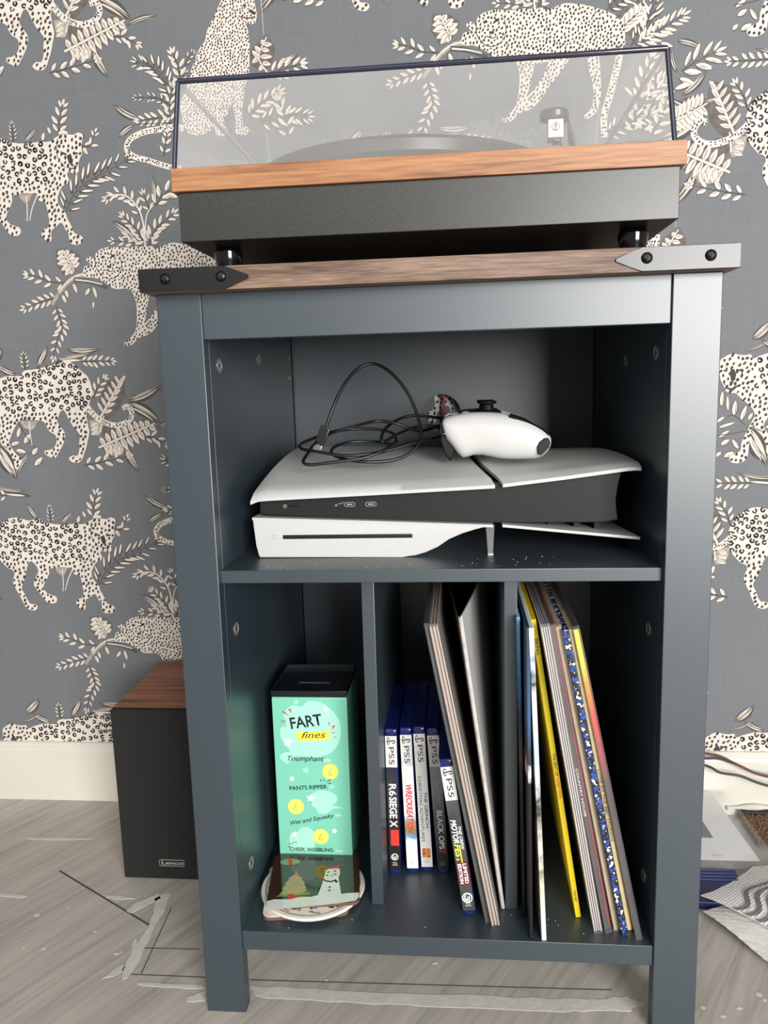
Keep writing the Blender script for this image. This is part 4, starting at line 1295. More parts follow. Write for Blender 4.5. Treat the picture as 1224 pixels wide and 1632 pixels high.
# tonearm: pivot, tube, headshell, cartridge
arm_m = mat('arm_black', '#2b2b2d', rough=0.3, vary=0.1)
px_, py_ = 0.158, 0.265
arm = MB()
arm.lathe([(0.027, 0), (0.027, 0.006), (0.018, 0.010), (0.016, 0.028), (0.020, 0.030), (0.020, 0.046), (0.012, 0.049)], (px_, py_, zr), 32)
arm.tube([(px_ + 0.012, py_ + 0.05, zr + 0.041), (px_, py_, zr + 0.041), (0.143, 0.14, zr + 0.0405), (0.126, 0.064, zr + 0.040)], 0.0035, 10)
arm.lathe([(0.012, -0.014), (0.013, -0.012), (0.013, 0.012), (0.012, 0.014)], (px_ + 0.013, py_ + 0.06, zr + 0.041), 24, 'Y')
arm = arm.build('tonearm', arm_m, tt)
hs = MB().lathe([(0.0095, 0.0385), (0.0125, 0.0395), (0.0130, 0.0435), (0.0122, 0.0455), (0.002, 0.046)], (0.1145, 0.052, zr), 28).build('headshell', arm_m, arm)
MB().box((0.121, 0.058, zr), (0.1275, 0.066, zr + 0.0385), 0.001).build('arm_rest', mat('rest_grey', '#3c3c3d', rough=0.4), tt)
cart = MB().box((0.1085, 0.044, zr + 0.0225), (0.1215, 0.062, zr + 0.0375), 0.0008)
cart = cart.build('cartridge', mat('cartridge_white', '#e6e4e0', rough=0.4, vary=0.03), arm)
st_ = MB().box((0.1130, 0.046, zr + 0.0195), (0.1195, 0.058, zr + 0.0226), 0.0008).build('stylus', arm_m, arm)
lg = MB()
lg.tube([(0.1148 + 0.0033 * math.cos(t * math.pi / 10), 0.0438, zr + 0.0312 + 0.0033 * math.sin(t * math.pi / 10)) for t in range(21)], 0.00025, 4, smooth=1)
o_ = (0.1148, 0.0438, zr + 0.0312)
for a, b in (((0, .0032), (-.0017, -.0025)), ((0, .0032), (.0017, -.0025)), ((-.0017, -.0025), (.0017, -.0025)), ((0, .0032), (0, -.0025))):
    lg.tube([(o_[0] + a[0], o_[1], o_[2] + a[1]), (o_[0] + b[0], o_[1], o_[2] + b[1])], 0.00025, 4, smooth=1)
lg.build('maker_mark', BLACK_INK, arm, smooth=None)

CTRL = [(6.2, 587.1, 589.0, 8), (7.5, 578.4, 591.7, 13), (10.6, 569.7, 593.5, 15), (15.8, 563.4, 594.7, 16.5), (21.5, 555.7, 595.7, 17), (26.7, 551.2, 596.5, 17), (31.8, 552.0, 597.0, 17), (37.4, 553.8, 597.3, 17), (46.5, 553.6, 597.3, 17.5), (55.7, 551.8, 596.9, 18), (64.7, 549.8, 596.0, 18.5), (73.8, 549.1, 594.4, 18.5), (82.7, 548.9, 592.1, 18), (91.8, 549.0, 588.7, 17.5), (99.7, 549.5, 584.4, 16.5), (105.7, 551.7, 580.2, 15), (110.2, 555.7, 576.2, 12.5), (113.4, 560.6, 572.0, 8), (114.5, 564.6, 569.7, 3)]
CABLE = [(-0.1159, 0.13, 0.5849), (-0.1094, 0.132, 0.6022), (-0.0988, 0.14, 0.6253), (-0.0842, 0.15, 0.6437), (-0.067, 0.155, 0.6497), (-0.0493, 0.15, 0.6409), (-0.032, 0.145, 0.6212), (-0.0215, 0.14, 0.5986), (-0.0163, 0.13, 0.5786), (-0.0191, 0.12, 0.5649), (-0.0315, 0.112, 0.5549), (-0.0522, 0.105, 0.5501), (-0.081, 0.1, 0.5512), (-0.1064, 0.115, 0.5562), (-0.1112, 0.14, 0.5617), (-0.0972, 0.16, 0.5663), (-0.0684, 0.165, 0.5659), (-0.047, 0.15, 0.5639), (-0.0472, 0.17, 0.5725), (-0.0627, 0.18, 0.5779), (-0.0902, 0.18, 0.5797), (-0.1164, 0.17, 0.5775), (-0.1405, 0.15, 0.5697), (-0.1452, 0.13, 0.5661), (-0.1385, 0.115, 0.5633), (-0.1238, 0.105, 0.5617), (-0.0935, 0.1, 0.5573), (-0.0646, 0.105, 0.5583), (-0.04, 0.115, 0.5628), (-0.0214, 0.125, 0.5674), (-0.007, 0.14, 0.5692), (0.0057, 0.16, 0.5719), (-0.0016, 0.19, 0.5793), (-0.0245, 0.19, 0.5794), (-0.0415, 0.17, 0.5746), (-0.0557, 0.15, 0.5674), (-0.0601, 0.15, 0.5697), (-0.0581, 0.18, 0.5789), (-0.0457, 0.2, 0.5879), (-0.0276, 0.21, 0.5916), (-0.0069, 0.22, 0.5891), (0.007, 0.23, 0.5852), (-0.0, 0.22, 0.5788), (-0.0223, 0.19, 0.5752), (-0.0443, 0.18, 0.5842), (-0.067, 0.18, 0.5877), (-0.0882, 0.165, 0.5838), (-0.1132, 0.15, 0.5775), (-0.1271, 0.125, 0.5687), (-0.1316, 0.095, 0.5585), (-0.1331, 0.085, 0.5528), (-0.1243, 0.082, 0.5503), (-0.0956, 0.085, 0.5529), (-0.0713, 0.09, 0.5557), (-0.0514, 0.1, 0.5626), (-0.0402, 0.12, 0.5692)]

# ------------------------------------------------------------------ games console
ps = thing('games_console', 'white and black games console lying flat on the upper shelf', 'games console', (0, 0.06, SHELF))
pw = mat('console_white', '#bfbfbd', rough=0.5, vary=0.015, scale=200, bump=0.06, bump_scale=1500)
pk = mat('console_black', '#18191a', rough=0.55, spec=0.3, vary=0.12, scale=700, bump=0.12, bump_scale=1200)
pg = mat('console_gloss', '#101011', rough=0.15)


def lerp(a, b, t):
    return a + (b - a) * t


def interp(tab, x):
    for (a, b), (c, d) in zip(tab, tab[1:]):
        if x <= c:
            return lerp(b, d, max(0, min(1, (x - a) / (c - a))))
    return tab[-1][1]


TF = [(-0.183, 0.0632), (-0.06, 0.0678), (0.057, 0.0726), (0.12, 0.0795), (0.193, 0.0885)]   # front edge of the top plate
TB = [(-0.183, 0.096), (-0.06, 0.0925), (0.057, 0.088), (0.12, 0.087), (0.193, 0.088)]      # back edge


def top_z(x, v):
    f, b = interp(TF, x), interp(TB, x)
    return lerp(f, b, v ** 0.8) + 0.006 * math.sin(math.pi * v) * (1 if x < 0.06 else 0.5)


def plate_top(xl, xr, cut_l, cut_r):
    def fn(u, v):
        y = v * 0.206
        a = xl + (cut_l(v) if cut_l else 0)
        b = xr + (cut_r(v) if cut_r else 0)
        x = lerp(a, b, u)
        z = top_z(x, v)
        if xl < -0.1:
            e = max(0, 1 - (x - xl) / 0.012)
            z -= 0.010 * e * e * (0.3 + 0.7 * v)
        else:
            e = max(0, 1 - (xr - x) / 0.014)
            z -= 0.0015 * e * e
            if v > 0.8:
                z -= 0.001
        rd = max(0, 1 - v / 0.06)
        z -= 0.003 * rd * rd
        return (x, y, z)
    return fn


groove = lambda v: -0.026 * (1 - (1 - min(1, v * 1.3)) ** 2)
nL = MB().sheet(plate_top(-0.183, 0.0565, lambda v: 0.012 * (1 - (1 - v) ** 2) - (0.0 if v > 0.05 else 0.0), groove), 30, 20, 0.0032).build('top_plate', pw, ps, smooth=60)
nR = MB().sheet(plate_top(0.0640, 0.1925, groove, lambda v: -0.02 * v * v), 20, 20, 0.0032).build('top_plate', pw, ps, smooth=60)
core_pts = [(-0.1765, 0.0430), (-0.1765, 0.0575), (-0.171, 0.0605), (-0.05, 0.0650), (0.06, 0.0705), (0.12, 0.0775), (0.170, 0.0835), (0.1790, 0.0850), (0.1745, 0.078), (0.1718, 0.066), (0.1712, 0.052), (0.1722, 0.042), (0.1745, 0.0325), (0.16, 0.0300), (0.06, 0.0318), (-0.06, 0.0360), (-0.1700, 0.0415)]
MB().prism(core_pts, 'Y', 0.010, 0.20, bev=0.0012).build('core', pk, ps)
gl_pts = [(-0.174, 0.0405), (-0.174, 0.0602), (0.06, 0.0712), (0.168, 0.0838), (0.170, 0.031), (0.06, 0.0305), (-0.06, 0.0345)]
MB().prism(gl_pts, 'Y', 0.0150, 0.195).build('inner_band', pg, ps)
BF = [(-0.182, 0.0412), (-0.06, 0.0362), (0.054, 0.0310), (0.064, 0.0312), (0.193, 0.0175)]


def plate_bot(xl, xr):
    def fn(u, v):
        x = lerp(xl, xr, u)
        return (x - (0.016 * v if xr > 0.1 and u > 0.9 else 0), v * 0.2, interp(BF, x) - (0.006 * v))
    return fn


MB().sheet(plate_bot(-0.182, 0.0545), 16, 6, 0.0026).build('bottom_plate', pw, ps, smooth=60)
MB().sheet(plate_bot(0.0635, 0.1928), 14, 6, 0.0026).build('bottom_plate', pw, ps, smooth=60)
drv = [(-0.1822, 0.0400), (-0.1810, 0.0340), (-0.1792, 0.012), (-0.1780, 0.0030), (-0.1760, 0.0004), (-0.034, 0.0000), (-0.022, 0.0010), (-0.010, 0.0045), (0.001, 0.0100), (0.012, 0.0175), (0.024, 0.0240), (0.037, 0.0280), (0.0545, 0.0300), (-0.06, 0.0350)]
dv = MB().prism(drv, 'Y', 0.0004, 0.16, bev=0.0012).build('disc_drive', pw, ps)
MB().box((-0.1520, -0.0006, 0.0192), (-0.0235, 0.004, 0.0232), 0.0006).build('disc_slot', mat('slot_black', '#0d0d0e', rough=0.4), dv)
MB().box((-0.1622, -0.0006, 0.0192), (-0.1530, 0.004, 0.0238), 0.0008).build('eject_button', pw, dv)
stand_m = clear('stand_clear', (0.95, 0.95, 0.95, 1), haze=0.12, gloss=0.1, rough=0.05)
sp_ = MB().prism([(0.0475, 0.030), (0.0560, 0.030), (0.0545, 0.0), (0.0495, 0.0)], 'Y', 0.004, 0.010, bev=0.0006).build('clear_foot', stand_m, ps)
MB().box((0.0492, 0.0035, 0.0), (0.0548, 0.0105, 0.0018), 0.0004).build('foot_tip', pw, ps)
for xx in (0.085, 0.11, 0.135, 0.155):
    MB().box((xx, 0.03, 0.0235 - (xx - .08) * .08), (xx + 0.006, 0.15, 0.0316)).build('vent_fin', pk, ps)
MB().box((0.100, 0.02, 0.070), (0.125, 0.12, 0.0765)).build('vent_fin', mat('fin_grey', '#6d6e6e', rough=0.5), ps)
# front ports and symbols
front = 0.0095
icon = mat('icon_grey', '#b9bbbc', rough=0.4)


def ringpath(cx, cz, rx, rz, y, n=20):
    return [(cx + rx * math.cos(2 * math.pi * i / n), y, cz + rz * math.sin(2 * math.pi * i / n)) for i in range(n + 1)]


q = (-0.1505, 0.069, 0.5106)
MB().tube(ringpath(q[0], q[2] - SHELF, .0016, .0016, front), 0.00025, 4, smooth=1).tube([(q[0], front, q[2] - SHELF), (q[0], front, q[2] - SHELF + .0012)], .00025, 4, smooth=1).build('power_symbol', icon, ps, smooth=None)
q = (-0.1397, 0.069, 0.5111)
MB().box((q[0] - .0066, front - .0002, q[2] - SHELF - .0007), (q[0] + .0066, front + .001, q[2] - SHELF + .0007), .0003).build('power_button', pg, ps)
for qq in ((-0.0856, 0.069, 0.5115), (-0.0644, 0.069, 0.5115)):
    hx_, hz_ = qq[0], qq[2] - SHELF
    MB().tube([(hx_ + math.copysign(.0034, math.cos(t)) + .0018 * math.cos(t), front, hz_ + .0019 * math.sin(t)) for t in [i * math.pi / 10 for i in range(21)]], .0003, 4, smooth=1).build('port_rim', icon, ps, smooth=None)
    MB().prism([(hx_ + math.copysign(.0034, math.cos(t)) + .0015 * math.cos(t), hz_ + .0016 * math.sin(t)) for t in [i * math.pi / 10 for i in range(20)]], 'Y', front - .0001, front + .002).build('usb_port', pg, ps, smooth=None)
    MB().box((hx_ - .003, front - .0003, hz_ - .0004), (hx_ + .003, front, hz_ + .0004)).build('port_tongue', icon, ps)
q = (-0.1007, 0.069, 0.5105)
letters('usb_symbol', 'SS', ps, icon, (q[0], front - .0001, q[2] - SHELF - .0007), (1, 0, 0), (0, 0, 1), .0020, shear=.3)
q = (-0.093, 0.069, 0.5129)
MB().tube([(q[0] - .004, front, q[2] - SHELF - .0008), (q[0], front, q[2] - SHELF), (q[0] + .0015, front, q[2] - SHELF + .0012)], .00025, 4).build('usb_trident', icon, ps, smooth=None)

# ------------------------------------------------------------------ game controller
gc = thing('game_controller', 'white wireless game controller with black thumbstick resting on console', 'controller', (0.06, 0.12, 0.5425))
CX, CY, CZ = 0.06, 0.12, 0.5425
cw = mat('controller_white', '#c6c6c4', rough=0.38, vary=0.01, scale=300)
ck = mat('controller_black', '#101011', rough=0.5, spec=0.25, vary=0.1)
# silhouette stations along X : (x, z_low, z_high, half width in y)
stn = [(x / 1000, a / 1000, b / 1000, w / 1000) for x, a, b, w in CTRL]


def grip(y0, name, flip):
    rings = []
    m_ = len(stn)
    for i, (x, a, b, w) in enumerate(stn):
        c, h = (a + b) / 2, (b - a) / 2
        splay = (0.010 * (i / (m_ - 1)) ** 1.5) * flip
        r = []
        for k in range(20):
            t = 2 * math.pi * k / 20
            cs, sn = math.cos(t), math.sin(t)
            r.append((x - CX, y0 - CY - splay + w * math.copysign(abs(cs) ** 0.8, cs), c - CZ + h * math.copysign(abs(sn) ** 0.85, sn)))
        rings.append(r)
    return MB().loft(rings).build(name, cw, gc, smooth=60)


g1 = grip(0.118, 'grip', 1)
g2 = grip(0.228, 'grip', -1)
# middle of the controller between the grips
mid = []
for x, za, zb_ in ((0.004, 0.574, 0.590), (0.012, 0.568, 0.594), (0.025, 0.566, 0.596), (0.040, 0.567, 0.597), (0.052, 0.570, 0.596), (0.060, 0.576, 0.592)):
    mid.append([(x - CX, y - CY, z - CZ) for y, z in ((0.112, za + .003), (0.12, za), (0.226, za), (0.234, za + .003), (0.234, zb_ - .003), (0.226, zb_), (0.12, zb_), (0.112, zb_ - .003))])
MB().loft(mid).build('centre_body', ck, gc, smooth=50)
MB().box((0.010 - CX, 0.148 - CY, 0.586 - CZ), (0.036 - CX, 0.200 - CY, 0.5955 - CZ), 0.002).build('touchpad', cw, gc)
for yy in (0.146, 0.200):
    sx_, sz_ = 0.0530, 0.5955
    st1 = MB().lathe([(0.0148, -0.006), (0.0148, 0.0005), (0.0125, 0.0022), (0.0075, 0.003), (0.0062, 0.0078), (0.0074, 0.0088), (0.0094, 0.0092), (0.0098, 0.0108), (0.0088, 0.0121), (0.006, 0.0113), (0.001, 0.0112)], (sx_ - CX, yy - CY, sz_ - CZ), 28).build('thumbstick', ck, gc)
# black trim seam along the grip and rear patch
tr = [(a[0] - CX, 0.1035 - CY - .0002, a[2] - CZ) for a in [(0.0733, 0.1035, 0.5929), (0.0844, 0.1035, 0.5889), (0.0967, 0.1035, 0.5824), (0.1066, 0.1035, 0.576), (0.1109, 0.1035, 0.5721)]]
MB().tube([(p[0], 0.103 - CY, p[2] + .0005) for p in tr], .0026, 6).build('grip_trim', ck, gc)
pt = [(a[0] - CX, a[2] - CZ) for a in [(0.1007, 0.106, 0.5553), (0.0994, 0.106, 0.5616), (0.1019, 0.106, 0.5672), (0.1068, 0.106, 0.5708), (0.1105, 0.106, 0.5707), (0.1124, 0.106, 0.5669), (0.1112, 0.106, 0.5619), (0.1069, 0.106, 0.557), (0.1032, 0.106, 0.5539)]]
MB().prism(pt, 'Y', 0.0925 - CY, 0.112 - CY, bev=.001).build('grip_end', ck, gc)
# triggers hanging at the front of the controller
for yy in (0.112, 0.214):
    MB().prism([(0.006 - CX, 0.586 - CZ), (0.004 - CX, 0.570 - CZ), (0.008 - CX, 0.556 - CZ), (0.013 - CX, 0.5485 - CZ), (0.0155 - CX, 0.5490 - CZ), (0.015 - CX, 0.557 - CZ), (0.020 - CX, 0.567 - CZ), (0.024 - CX, 0.586 - CZ)], 'Y', yy - CY, yy + 0.022 - CY, bev=.0015).build('trigger', ck, gc)
for k, (bx_, by_) in enumerate(((0.019, 0.126), (0.030, 0.133), (0.012, 0.133), (0.021, 0.140))):
    MB().lathe([(0.0042, 0), (0.0042, 0.0022), (0.0036, 0.0028), (0.001, 0.0030)], (bx_ - CX, by_ - CY, 0.5945 - CZ - (0.03 - bx_) * 0.16), 16).build('face_button', mat('button_grey', '#b4b6b8', rough=0.2, vary=.05), gc)
sm = [(0.007, 0.1035, 0.5764), (0.0221, 0.1035, 0.5798), (0.0346, 0.1035, 0.5802), (0.0502, 0.1035, 0.5754), (0.0657, 0.1035, 0.57), (0.0843, 0.1035, 0.5659), (0.1017, 0.1035, 0.5655)]
MB().tube([(p[0] - CX, 0.1045 - CY, p[2] - CZ) for p in sm], .00035, 5).build('shell_seam', mat('seam_grey', '#a9a9a8', rough=0.6), g1)

# ------------------------------------------------------------------ charging cable in loops on the console
cable_m = mat('cable_black', '#141414', rough=0.35, vary=0.1)
cb = thing('charging_cable', 'thin black coiled charging cable with usb plug on top of console', 'cable', (-0.06, 0.14, 0.55))
cpts = [Vector(p) - Vector((-0.06, 0.14, 0.55)) for p in CABLE]
MB().tube(cpts, 0.0017, 8, smooth=6).build('cord', cable_m, cb)
a, b = Vector((-0.1166, 0.13, 0.5842)) - Vector((-0.06, 0.14, 0.55)), Vector((-0.1254, 0.13, 0.5646)) - Vector((-0.06, 0.14, 0.55))
dirv = (b - a).normalized()
sv = dirv.cross(Vector((0, 1, 0)))


def obox(mb, c, d, s, hl, hw, ht):
    n = Vector((0, 1, 0))
    v = [c + d * (hl * i) + s * (hw * j) + n * (ht * k) for i in (-1, 1) for j in (-1, 1) for k in (-1, 1)]
    bm = bmesh.new()
    vv = [bm.verts.new(x) for x in v]
    for f in ((0, 1, 3, 2), (4, 6, 7, 5), (0, 4, 5, 1), (2, 3, 7, 6), (0, 2, 6, 4), (1, 5, 7, 3)):
        bm.faces.new([vv[i] for i in f])
    bmesh.ops.recalc_face_normals(bm, faces=bm.faces[:])
    bmesh.ops.bevel(bm, geom=bm.edges[:], offset=min(hw, ht) * .3, segments=2, profile=.5, affect='EDGES')
    mb.frombm(bm)


m_ = MB()
obox(m_, a.lerp(b, .42), dirv, sv, 0.0100, 0.0052, 0.0030)
m_.build('usb_plug', cable_m, cb)
m_ = MB()
obox(m_, a.lerp(b, 1.08), dirv, sv, 0.0050, 0.0040, 0.0015)
m_.build('plug_tip', mat('plug_metal', '#c9c9c8', rough=0.25, metal=0.9), cb)

# ------------------------------------------------------------------ mint money box
bx0, bx1, by0, bz1 = -0.1868, -0.1030, 0.1150, 0.2975
bd = 0.083
box = thing('money_box', 'tall mint green printed money tin with dark lid in left compartment', 'money box', ((bx0 + bx1) / 2, by0, BASE))
ox, oy, oz = (bx0 + bx1) / 2, by0, BASE
mint = mat('mint_tin', '#7bcab0', rough=0.32, vary=0.02, scale=10)
hw, hh = (bx1 - bx0) / 2, bz1 - BASE
MB().box((-hw, 0, 0), (hw, bd, hh - .0062), 0.0012).build('tin_body', mint, box)
navy = mat('tin_lid_navy', '#10161d', rough=0.3, vary=0.1)
ld = MB()
for a, b in (((-hw - .0003, -.0003, hh - .004), (hw + .0003, .0016, hh + .001)), ((-hw - .0003, bd - .0016, hh - .004), (hw + .0003, bd + .0003, hh + .001)), ((-hw - .0003, 0, hh - .004), (-hw + .0016, bd, hh + .001)), ((hw - .0016, 0, hh - .004), (hw + .0003, bd, hh + .001)), ((-hw, 0, hh - .006), (hw, bd, hh - .0035))):
    ld.box(a, b, .0003)
ld = ld.build('tin_lid', navy, box)
MB().box((-.018, bd * .42, hh - .0036), (.018, bd * .42 + .003, hh - .0033)).build('coin_slot', mat('slot_grey', '#5d6468', rough=.4), ld)
pale = mat('pale_mint_ink', '#a6e2ce', rough=0.4, vary=0.02)
coin = mat('coin_yellow', '#dfe26a', rough=0.4, vary=0.04)
coin_d = mat('coin_ink', '#b9c463', rough=0.4, vary=0.04)


def F(u, v, k=0):
    """point on the tin's front: u,v in crop pixels of the printed face"""
    x = -hw + (u - lerp(320, 362, (v - 283) / 867)) / lerp(402, 388, (v - 283) / 867) * 2 * hw
    z = hh - .002 - (v - 283) / 867 * 0.190
    return (x, -0.0002 - 0.0001 * k, z)


art = MB()


def blob(mb, pts, k, mi):
    mb.flat([F(u, v, k) for u, v in pts], mi)


def star(mb, c, r, k, mi, hollow=False):
    pts = []
    for i in range(10):
        a = -math.pi / 2 + i * math.pi / 5 + .15
        q = r if i % 2 == 0 else r * .45
        pts.append((c[0] + q * math.cos(a), c[1] + q * math.sin(a)))
    blob(mb, pts, k, mi)


def disc(mb, c, r, k, mi, ry=None, n=24):
    blob(mb, [(c[0] + r * math.cos(2 * math.pi * i / n), c[1] + (ry or r) * math.sin(2 * math.pi * i / n)) for i in range(n)], k, mi)


cl = MB()
smooth_cloud = catmull([Vector((u, v, 0)) for u, v in [(365, 625), (385, 600), (420, 590), (395, 560), (372, 520), (370, 470), (400, 440), (385, 390), (430, 345), (480, 350), (520, 322), (580, 325), (620, 350), (660, 385), (688, 440), (690, 500), (670, 560), (630, 600), (560, 620), (480, 615), (430, 630), (405, 660)]], 4, True)
blob(cl, [(p.x, p.y) for p in smooth_cloud], 0, 0)
for c in ([(540, 860), (530, 830), (560, 805), (600, 800), (640, 812), (668, 835), (665, 865), (640, 880), (660, 885), (705, 897), (650, 900), (620, 925), (575, 930), (555, 900), (535, 885)], [(415, 1090), (420, 1050), (455, 1035), (480, 1010), (520, 1008), (545, 1035), (550, 1080), (540, 1130), (430, 1140)]):
    blob(cl, [(p.x, p.y) for p in catmull([Vector((u, v, 0)) for u, v in c], 4, True)], 0, 0)
cl.build('cloud_print', pale, box, smooth=None)
for c, r in (((612, 362), 20), ((408, 540), 27), ((430, 740), 17), ((528, 845), 24), ((442, 1048), 19), ((655, 1024), 17)):
    wt = MB()
    star(wt, c, r, 1, 0)
    wt.build('star_print', WHITE_INK, box, smooth=None)
for c, r in (((454, 328), 19), ((504, 692), 22), ((555, 575), 15)):
    ws = MB()
    star(ws, c, r, 1, 0)
    ws.build('star_outline', pale, box, smooth=None)
for c in ((634, 698), (450, 893), (582, 1057)):
    cm = MB()
    disc(cm, c, 43, 1, 0)
    co_ = cm.build('coin_print', coin, box, smooth=None)
    letters('pound_sign', '\u00a3', box, coin_d, F(c[0], c[1] + 20, 3), (1, 0, 0), (0, 0, 1), .0085, 'CENTER')
for p in ([(375, 378), (390, 376), (418, 405)], [(410, 366), (424, 362), (432, 388)], [(374, 426), (374, 434), (405, 430)], [(388, 458), (392, 462), (408, 450)], [(624, 434), (632, 432), (634, 458)], [(652, 446), (662, 452), (640, 474)], [(645, 492), (645, 486), (666, 484)], [(648, 508), (664, 516), (666, 510)]):
    rd = MB()
    blob(rd, p, 2, 0)
    rd.build('burst_print', RED_INK, box, smooth=None)
for p in ([(578, 745), (584, 742), (590, 755)], [(596, 740), (602, 740), (600, 755)], [(612, 755), (634, 738), (636, 744)], [(616, 764), (638, 756), (638, 762)], [(412, 1100), (418, 1098), (432, 1112)], [(430, 1092), (436, 1090), (438, 1106)], [(448, 1088), (454, 1088), (448, 1102)], [(410, 1122), (410, 1116), (428, 1120)]):
    bd_ = MB()
    blob(bd_, p, 2, 0)
    bd_.build('burst_print', BLACK_INK, box, smooth=None)
yb = MB()
blob(yb, [(454, 486), (625, 476), (630, 526), (458, 535)], 2, 0)
yb.build('yellow_panel', YELLOW_INK, box, smooth=None)


def tin_text(s, u0, v0, u1, v1, hpx, m, **kw):
    a, b = Vector(F(u0, v0, 4)), Vector(F(u1, v1, 4))
    d = b - a
    up = Vector((-d.z, 0, d.x))
    letters('lettering', s, box, m, a, d, up, hpx * .000219, width=d.length, **kw)


tin_text('FART', 424, 470, 592, 446, 58, BLACK_INK, bold=.02)
tin_text('fines', 478, 520, 608, 514, 34, BLACK_INK, shear=.35)
tin_text('Triumphant', 398, 642, 592, 642, 27, BLACK_INK, shear=.35)
tin_text('50p', 600, 645, 636, 640, 14, WHITE_INK)
tin_text('PANTS RIPPER', 416, 803, 616, 790, 21, BLACK_INK, bold=.012)
tin_text('\u00a31', 632, 786, 652, 784, 16, WHITE_INK)
tin_text('Wet and Squeaky', 416, 998, 646, 948, 22, BLACK_INK, shear=.35)
tin_text('20p', 660, 945, 690, 938, 14, WHITE_INK)
tin_text('CHEEK WOBBLING', 418, 1140, 646, 1140, 19, BLACK_INK, bold=.012)
tin_text('10p', 660, 1140, 692, 1140, 12, WHITE_INK)

# ------------------------------------------------------------------ coasters
cork = mat('coaster_cork', '#6b5040', rough=0.8, vary=0.15, scale=150)
cwhite = mat('coaster_white', '#ece6da', rough=0.12, vary=0.02, coat=0.6)


def rrect(w, h, r, n=6):
    out = []
    for cx, cy, a0 in ((w / 2 - r, h / 2 - r, 0), (-w / 2 + r, h / 2 - r, 90), (-w / 2 + r, -h / 2 + r, 180), (w / 2 - r, -h / 2 + r, 270)):
        for i in range(n + 1):
            a = math.radians(a0 + 90 * i / n)
            out.append((cx + r * math.cos(a), cy + r * math.sin(a)))
    return out


c1 = thing('coaster', 'plain cream square cork-backed coaster at the bottom of the coaster stack', 'coaster', (-0.1461, 0.0680, BASE), (0, 0, math.radians(7.9)), 'stacked coasters')
MB().prism(rrect(.0885, .0885, .008), 'Z', 0, .0036).build('cork_base', cork, c1)
MB().prism(rrect(.0883, .0883, .008), 'Z', .0036, .0044, bev=.0003).build('glossy_face', cwhite, c1)
c2 = thing('coaster', 'round white coaster with floral border and red ring under the snowman coaster', 'coaster', (-0.1395, 0.0665, BASE + .0044), (0, 0, 0), 'stacked coasters')
MB().lathe([(.050, 0), (.0545, .0012), (.0558, .0032), (.0548, .0048), (.0520, .0050), (.002, .0050)], (0, 0, 0), 64).build('round_body', mat('ceramic_white', '#eee8de', rough=.18, vary=.02, coat=.5), c2)
rg = MB()
n = 64
for r0, r1 in ((.0500, .0508),):
    vs_ = [(r * math.cos(2 * math.pi * i / n), r * math.sin(2 * math.pi * i / n), .0052) for r in (r0, r1) for i in range(n)]
    rg.add(vs_, [(i, (i + 1) % n, n + (i + 1) % n, n + i) for i in range(n)])
rg.build('red_ring', mat('ring_maroon', '#7a3434', rough=.3), c2, smooth=None)
fl = [mat('flower_dark', '#3c3a3c', rough=.3), mat('flower_pink', '#c08a8a', rough=.3), mat('flower_grey', '#9aa19a', rough=.3)]
fo = MB()
for i in range(110):
    a = random.uniform(0, 6.283)
    r = random.uniform(.036, .0480)
    cx, cy = r * math.cos(a), r * math.sin(a)
    s = random.uniform(.0006, .0017)
    t = random.uniform(0, 3)
    fo.add([(cx + s * 1.6 * math.cos(t + k * 1.047) * (1 if k % 3 else 1.5), cy + s * math.sin(t + k * 1.047), .00515) for k in range(6)], [tuple(range(6))], random.choice((0, 0, 1, 2)))
fo.build('floral_border', fl, c2, smooth=None)
c3 = thing('coaster', 'brown square snowman and christmas tree coaster on top of the stack', 'coaster', (-0.1385, 0.0735, BASE + .0096), (0, 0, math.radians(7.2)), 'stacked coasters')
MB().prism(rrect(.096, .090, .008), 'Z', 0, .0032).build('cork_base', cork, c3)
MB().prism(rrect(.0958, .0898, .008), 'Z', .0032, .0040, bev=.0003).build('glossy_face', mat('coaster_brown', '#3e251d', rough=.10, vary=.05, coat=.8), c3)


def G(u, v, k=0):
    """crop pixels of the coaster picture to its face"""
    t = (v - 178) / (625 - 178)
    x = (u - lerp(345, 278, t)) / lerp(710, 780, t)
    tt_ = t * (1.0 - .12 * (1 - t))
    return ((x - .5) * .0956, .0448 - tt_ * .0896, .0041 + .00008 * k)


pic = MB()
pm = [mat('snow_white', '#ecebe6', rough=.12, coat=.6), mat('tree_green', '#7b9a5a', rough=.15, coat=.6), mat('tree_gold', '#b8a068', rough=.15, coat=.6), RED_INK, BLACK_INK, mat('carrot', '#e08a5a', rough=.2)]


def gp(pts, mi, k=0):
    pic.flat([G(u, v, k) for u, v in pts], mi)


gp([(280, 592), (340, 580), (460, 585), (560, 572), (650, 575), (700, 566), (800, 570), (900, 566), (960, 560), (1055, 560), (1056, 590), (1030, 618), (900, 630), (600, 645), (330, 655), (290, 640)], 0)
gp([(705, 572), (740, 490), (755, 440), (765, 400), (772, 365), (800, 350), (860, 345), (890, 355), (893, 400), (880, 430), (892, 500), (905, 568)], 0, 1)
gp([(355, 563), (400, 540), (640, 540), (645, 555), (500, 562)], 1, 1)
gp([(385, 545), (420, 510), (400, 505), (440, 470), (425, 462), (465, 430), (455, 420), (520, 385), (580, 425), (570, 435), (600, 465), (590, 475), (612, 505), (600, 512), (620, 530), (560, 545), (470, 548)], 2, 2)
gp([(455, 550), (512, 550), (512, 582), (455, 588)], 3, 3)
gp([(520, 375), (530, 390), (556, 392), (535, 402), (540, 415), (520, 406), (500, 415), (506, 400), (485, 395), (510, 390)], 5, 3)
gp([(780, 352), (800, 335), (850, 325), (900, 318), (925, 322), (890, 335), (880, 350)], 3, 2)
